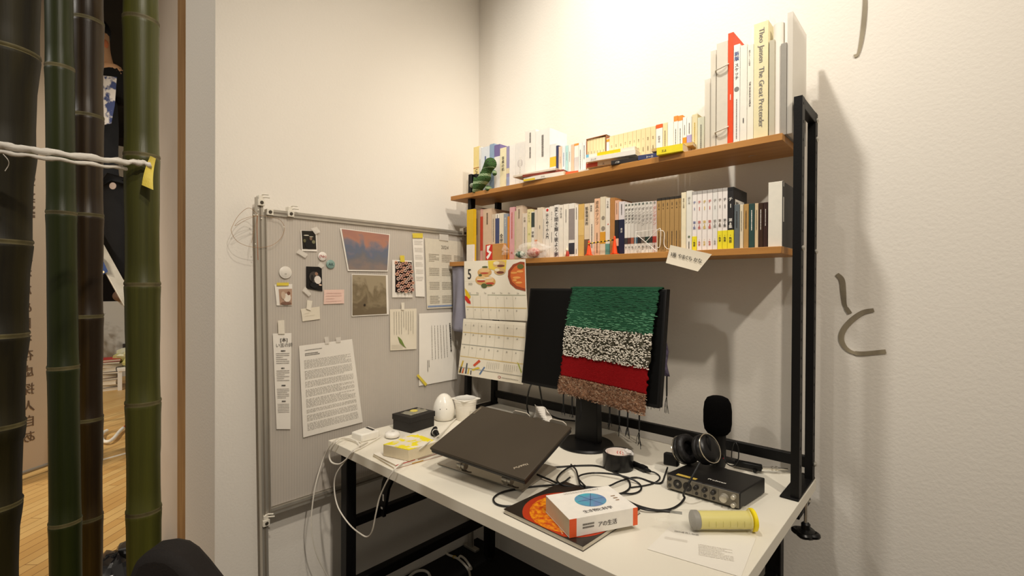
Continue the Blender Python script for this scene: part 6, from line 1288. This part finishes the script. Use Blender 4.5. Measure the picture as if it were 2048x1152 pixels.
# microphone with foam hood
mcx = at(1435, 830, 'Y', 1.545)
mi = thing('microphone', 'black microphone under a foam windscreen behind the headphones', 'microphone', V((mcx.x, 1.545, TOP)))
zt_, zb_ = at(1435, 792, 'Y', 1.545).z, at(1435, 868, 'Y', 1.545).z; rw = (at(1468, 830, 'Y', 1.545)-at(1401, 830, 'Y', 1.545)).length*.5*.80; hh = zt_-zb_
obj('foam_hood', MB().lathe([(rw*.45, 0), (rw*.72, .003), (rw*.92, hh*.12), (rw, hh*.30), (rw*1.0, hh*.62), (rw*.93, hh*.82), (rw*.75, hh*.94), (rw*.45, hh*.99), (.0005, hh)], (mcx.x, 1.545, zb_), n=32), mat('black_foam', (9, 8, 8), 1., bump=.4, bscale=500, spec=.05), mi, smooth=1.2)
obj('mic_body', MB().lathe([(.021, ZD+.02), (.0235, ZD+.03), (.0235, zb_), (.02, zb_+.004)], (mcx.x+.002, 1.545, 0), n=24), BPL, mi, smooth=.6)
obj('foot', MB().lathe([(.036, 0), (.036, .006), (.012, .010), (.010, .022)], (mcx.x+.002, 1.545, TOP), n=28), BPL, mi, smooth=.6)
obj('red_mark', MB().ball((mcx.x+.0235, 1.532, ZD+.052), .0022, n=8, k=6), K(176, 30, 40), mi)
cable('mic_cable', [(1446, 905, 'Y', 1.54), (1452, 925, 'Y', 1.52), (1466, 932, 'Y', 1.50), (1476, 920, 'Y', 1.50), (1477, 900, 'Y', 1.50), (1473, 887, 'Y', 1.50), (1468, 886, 'Y', 1.51), (1464, 900, 'Y', 1.52), (1463, 915, 'Y', 1.53)], .0017, RUB, 'thin black lead looping beside the microphone')
# folded microphone arm with chrome tube
ma0, ma1 = at(1470, 925, 'Z', ZD+.018), at(1524, 936, 'Z', ZD+.016)
ar = thing('folding_boom', 'folded black boom with a chrome tube behind the sound interface', 'arm', (ma0+ma1)/2-V((0, 0, .016)))
obj('black_arm', MB().bar(ma0, ma1, .022, .018), BPL, ar, bev=.003)
ad = (ma1-ma0).normalized(); ma2 = at(1577, 938, 'Z', ZD+.016); ad2 = (ma2-ma1)
obj('chrome_tube', MB().tube([ma1, ma1+ad2*.35, ma1+ad2*.36, ma1+ad2*.42, ma1+ad2*.43, ma1+ad2*.5, ma1+ad2*.51, ma1+ad2*.58, ma1+ad2*.6, ma1+ad2*.97, ma1+ad2], [.0042, .0042, .0066, .0066, .0045, .0045, .0072, .0072, .004, .0034, .002], 14), mat('chrome', (226, 220, 208), .15, .95), ar, smooth=.6)
obj('thumb_screw', MB().tube([ma1-ad*.012+V((0, 0, -.004)), ma1-ad*.012+V((-.004, -.018, -.009))], [.004, .006], 10), BPL, ar)
obj('black_base', MB().obox(at(1440, 922, 'Z', ZD+.001), (.05, .0, 0), (0, .035, 0), (0, 0, .010)), BPL, ar, bev=.003)

# brush strokes on the white wall at the right
def stroke(name, l, wid, label):
    P_ = smoothpath([at(x, y, 'Y', YW-.0012) for x, y in l], 8); m = MB(); n = len(P_)
    for i in range(n):
        d = (P_[min(i+1, n-1)]-P_[max(i-1, 0)]).normalized(); s_ = V((d.z, 0, -d.x)); w_ = wid*(.55+.45*math.sin(PI*min(1, .12+i/n*1.1))+(.25 if i > n*.8 else 0))
        m.v += [P_[i]-s_*w_/2, P_[i]+s_*w_/2, P_[i]-s_*w_/2+V((0, -.0016, 0)), P_[i]+s_*w_/2+V((0, -.0016, 0))]
        if i: k = 4*i; m.f += [(k-4+2, k+2, k+3, k-4+3), (k-4, k-4+2, k-4+3, k-4+1)[:0] or (k-4, k, k+2, k-2), (k-4+1, k-1, k+3, k+1)]; m.m += [0, 0, 0]
    return m
SUM = mat('brown_grey_letter', (122, 112, 94), .6, col2=(162, 150, 126), scale=16, stretch=(1, 1, .4), contrast=.15)
lt = thing('wall_letter', 'brown grey brush letter shaped like a hook curve, lower one on the right wall', 'lettering', at(1720, 640, 'Y', YW-.001), 'cut letters on the right wall')
obj('short_stroke', stroke('s', [(1674, 548), (1684, 560), (1687, 585), (1690, 610), (1700, 627)], .0145, ''), SUM, lt, solid=0)
obj('long_stroke', stroke('s', [(1748, 620), (1726, 625), (1704, 640), (1687, 660), (1683, 680), (1695, 699), (1720, 707), (1772, 703)], .0155, ''), SUM, lt)
l2 = thing('wall_letter', 'single brown grey vertical brush stroke at the top of the right wall', 'lettering', at(1722, 60, 'Y', YW-.001), 'cut letters on the right wall')
obj('short_stroke', stroke('s', [(1730, -30), (1730, 10), (1727, 50), (1722, 85), (1716, 108), (1708, 113)], .012, ''), SUM, l2)

# dark office chair whose back rises into the bottom of the picture
DC = .80
ch = thing('office_chair', 'dark padded chair whose rounded back rises at the bottom left', 'chair', V((atd(360, 1150, DC).x, atd(360, 1150, DC).y, 0)))
cb0 = LOC[ch.name]; rz_ = math.radians(-38); cx_ = V((RT.x, RT.y, 0)).normalized(); cy_ = V((FW.x, FW.y, 0)).normalized()
zt_ = atd(345, 1099, DC).z
CHM = mat('chair_charcoal', (27, 22, 20), .8, bump=.15, bscale=300)
def cpt(x, y, z): return cb0+cx_*x+cy_*y+V((0, 0, z))
xc = (325-360)*DC/F
outl = [(-.052, -.32), (-.054, -.12), (-.052, -.04), (-.042, -.014), (-.024, -.003), (-.004, 0), (.018, -.004), (.036, -.016), (.055, -.037), (.085, -.075), (.12, -.12), (.15, -.18), (.16, -.32)]
obj('backrest', MB().prism([cpt(xc+x+.0, -.012, zt_+z) for x, z in outl], cy_*.06), CHM, ch, bev=.014)
inl = [(-.020, -.30), (-.018, -.05), (-.006, -.040), (.016, -.037), (.038, -.048), (.075, -.095), (.11, -.14), (.12, -.30)]
obj('inner_pad', MB().prism([cpt(xc+x, -.0165, zt_+z) for x, z in inl], cy_*.006), mat('chair_inner_mesh', (18, 15, 14), .9, bump=.2, bscale=400), ch, bev=.002)
zs = .46
obj('seat', MB().box(-.24, .24, -.22, .22, 0, .07).v and MB().obox(cpt(-.20, -.45, zs), cx_*.46, cy_*.44, (0, 0, .07)), CHM, ch, bev=.03)
obj('back_post', MB().tube(smoothpath([cpt(.04, -.2, zs-.01), cpt(.04, .03, zs), cpt(.04, .06, zs+.12), cpt(.04, .04, zt_-.2)]), .018, 12), BPL, ch)
obj('gas_column', MB().lathe([(.025, .09), (.025, .3), (.018, .3), (.018, zs)], cpt(.03, -.23, 0), n=18), BPL, ch)
for k in range(5):
    a = k*2*PI/5+.3; d = cx_*math.cos(a)+cy_*math.sin(a); c = cpt(.03, -.23, 0)
    obj('base_arm', MB().bar(c+V((0, 0, .10)), c+d*.27+V((0, 0, .075)), .04, .025), BPL, ch, bev=.004)
    obj('castor', MB().lathe([(.025, -.012), (.028, -.008), (.028, .008), (.025, .012)], c+d*.27+V((0, 0, .0285)), V((-d.y, d.x, 0)), 16), BPL, ch)
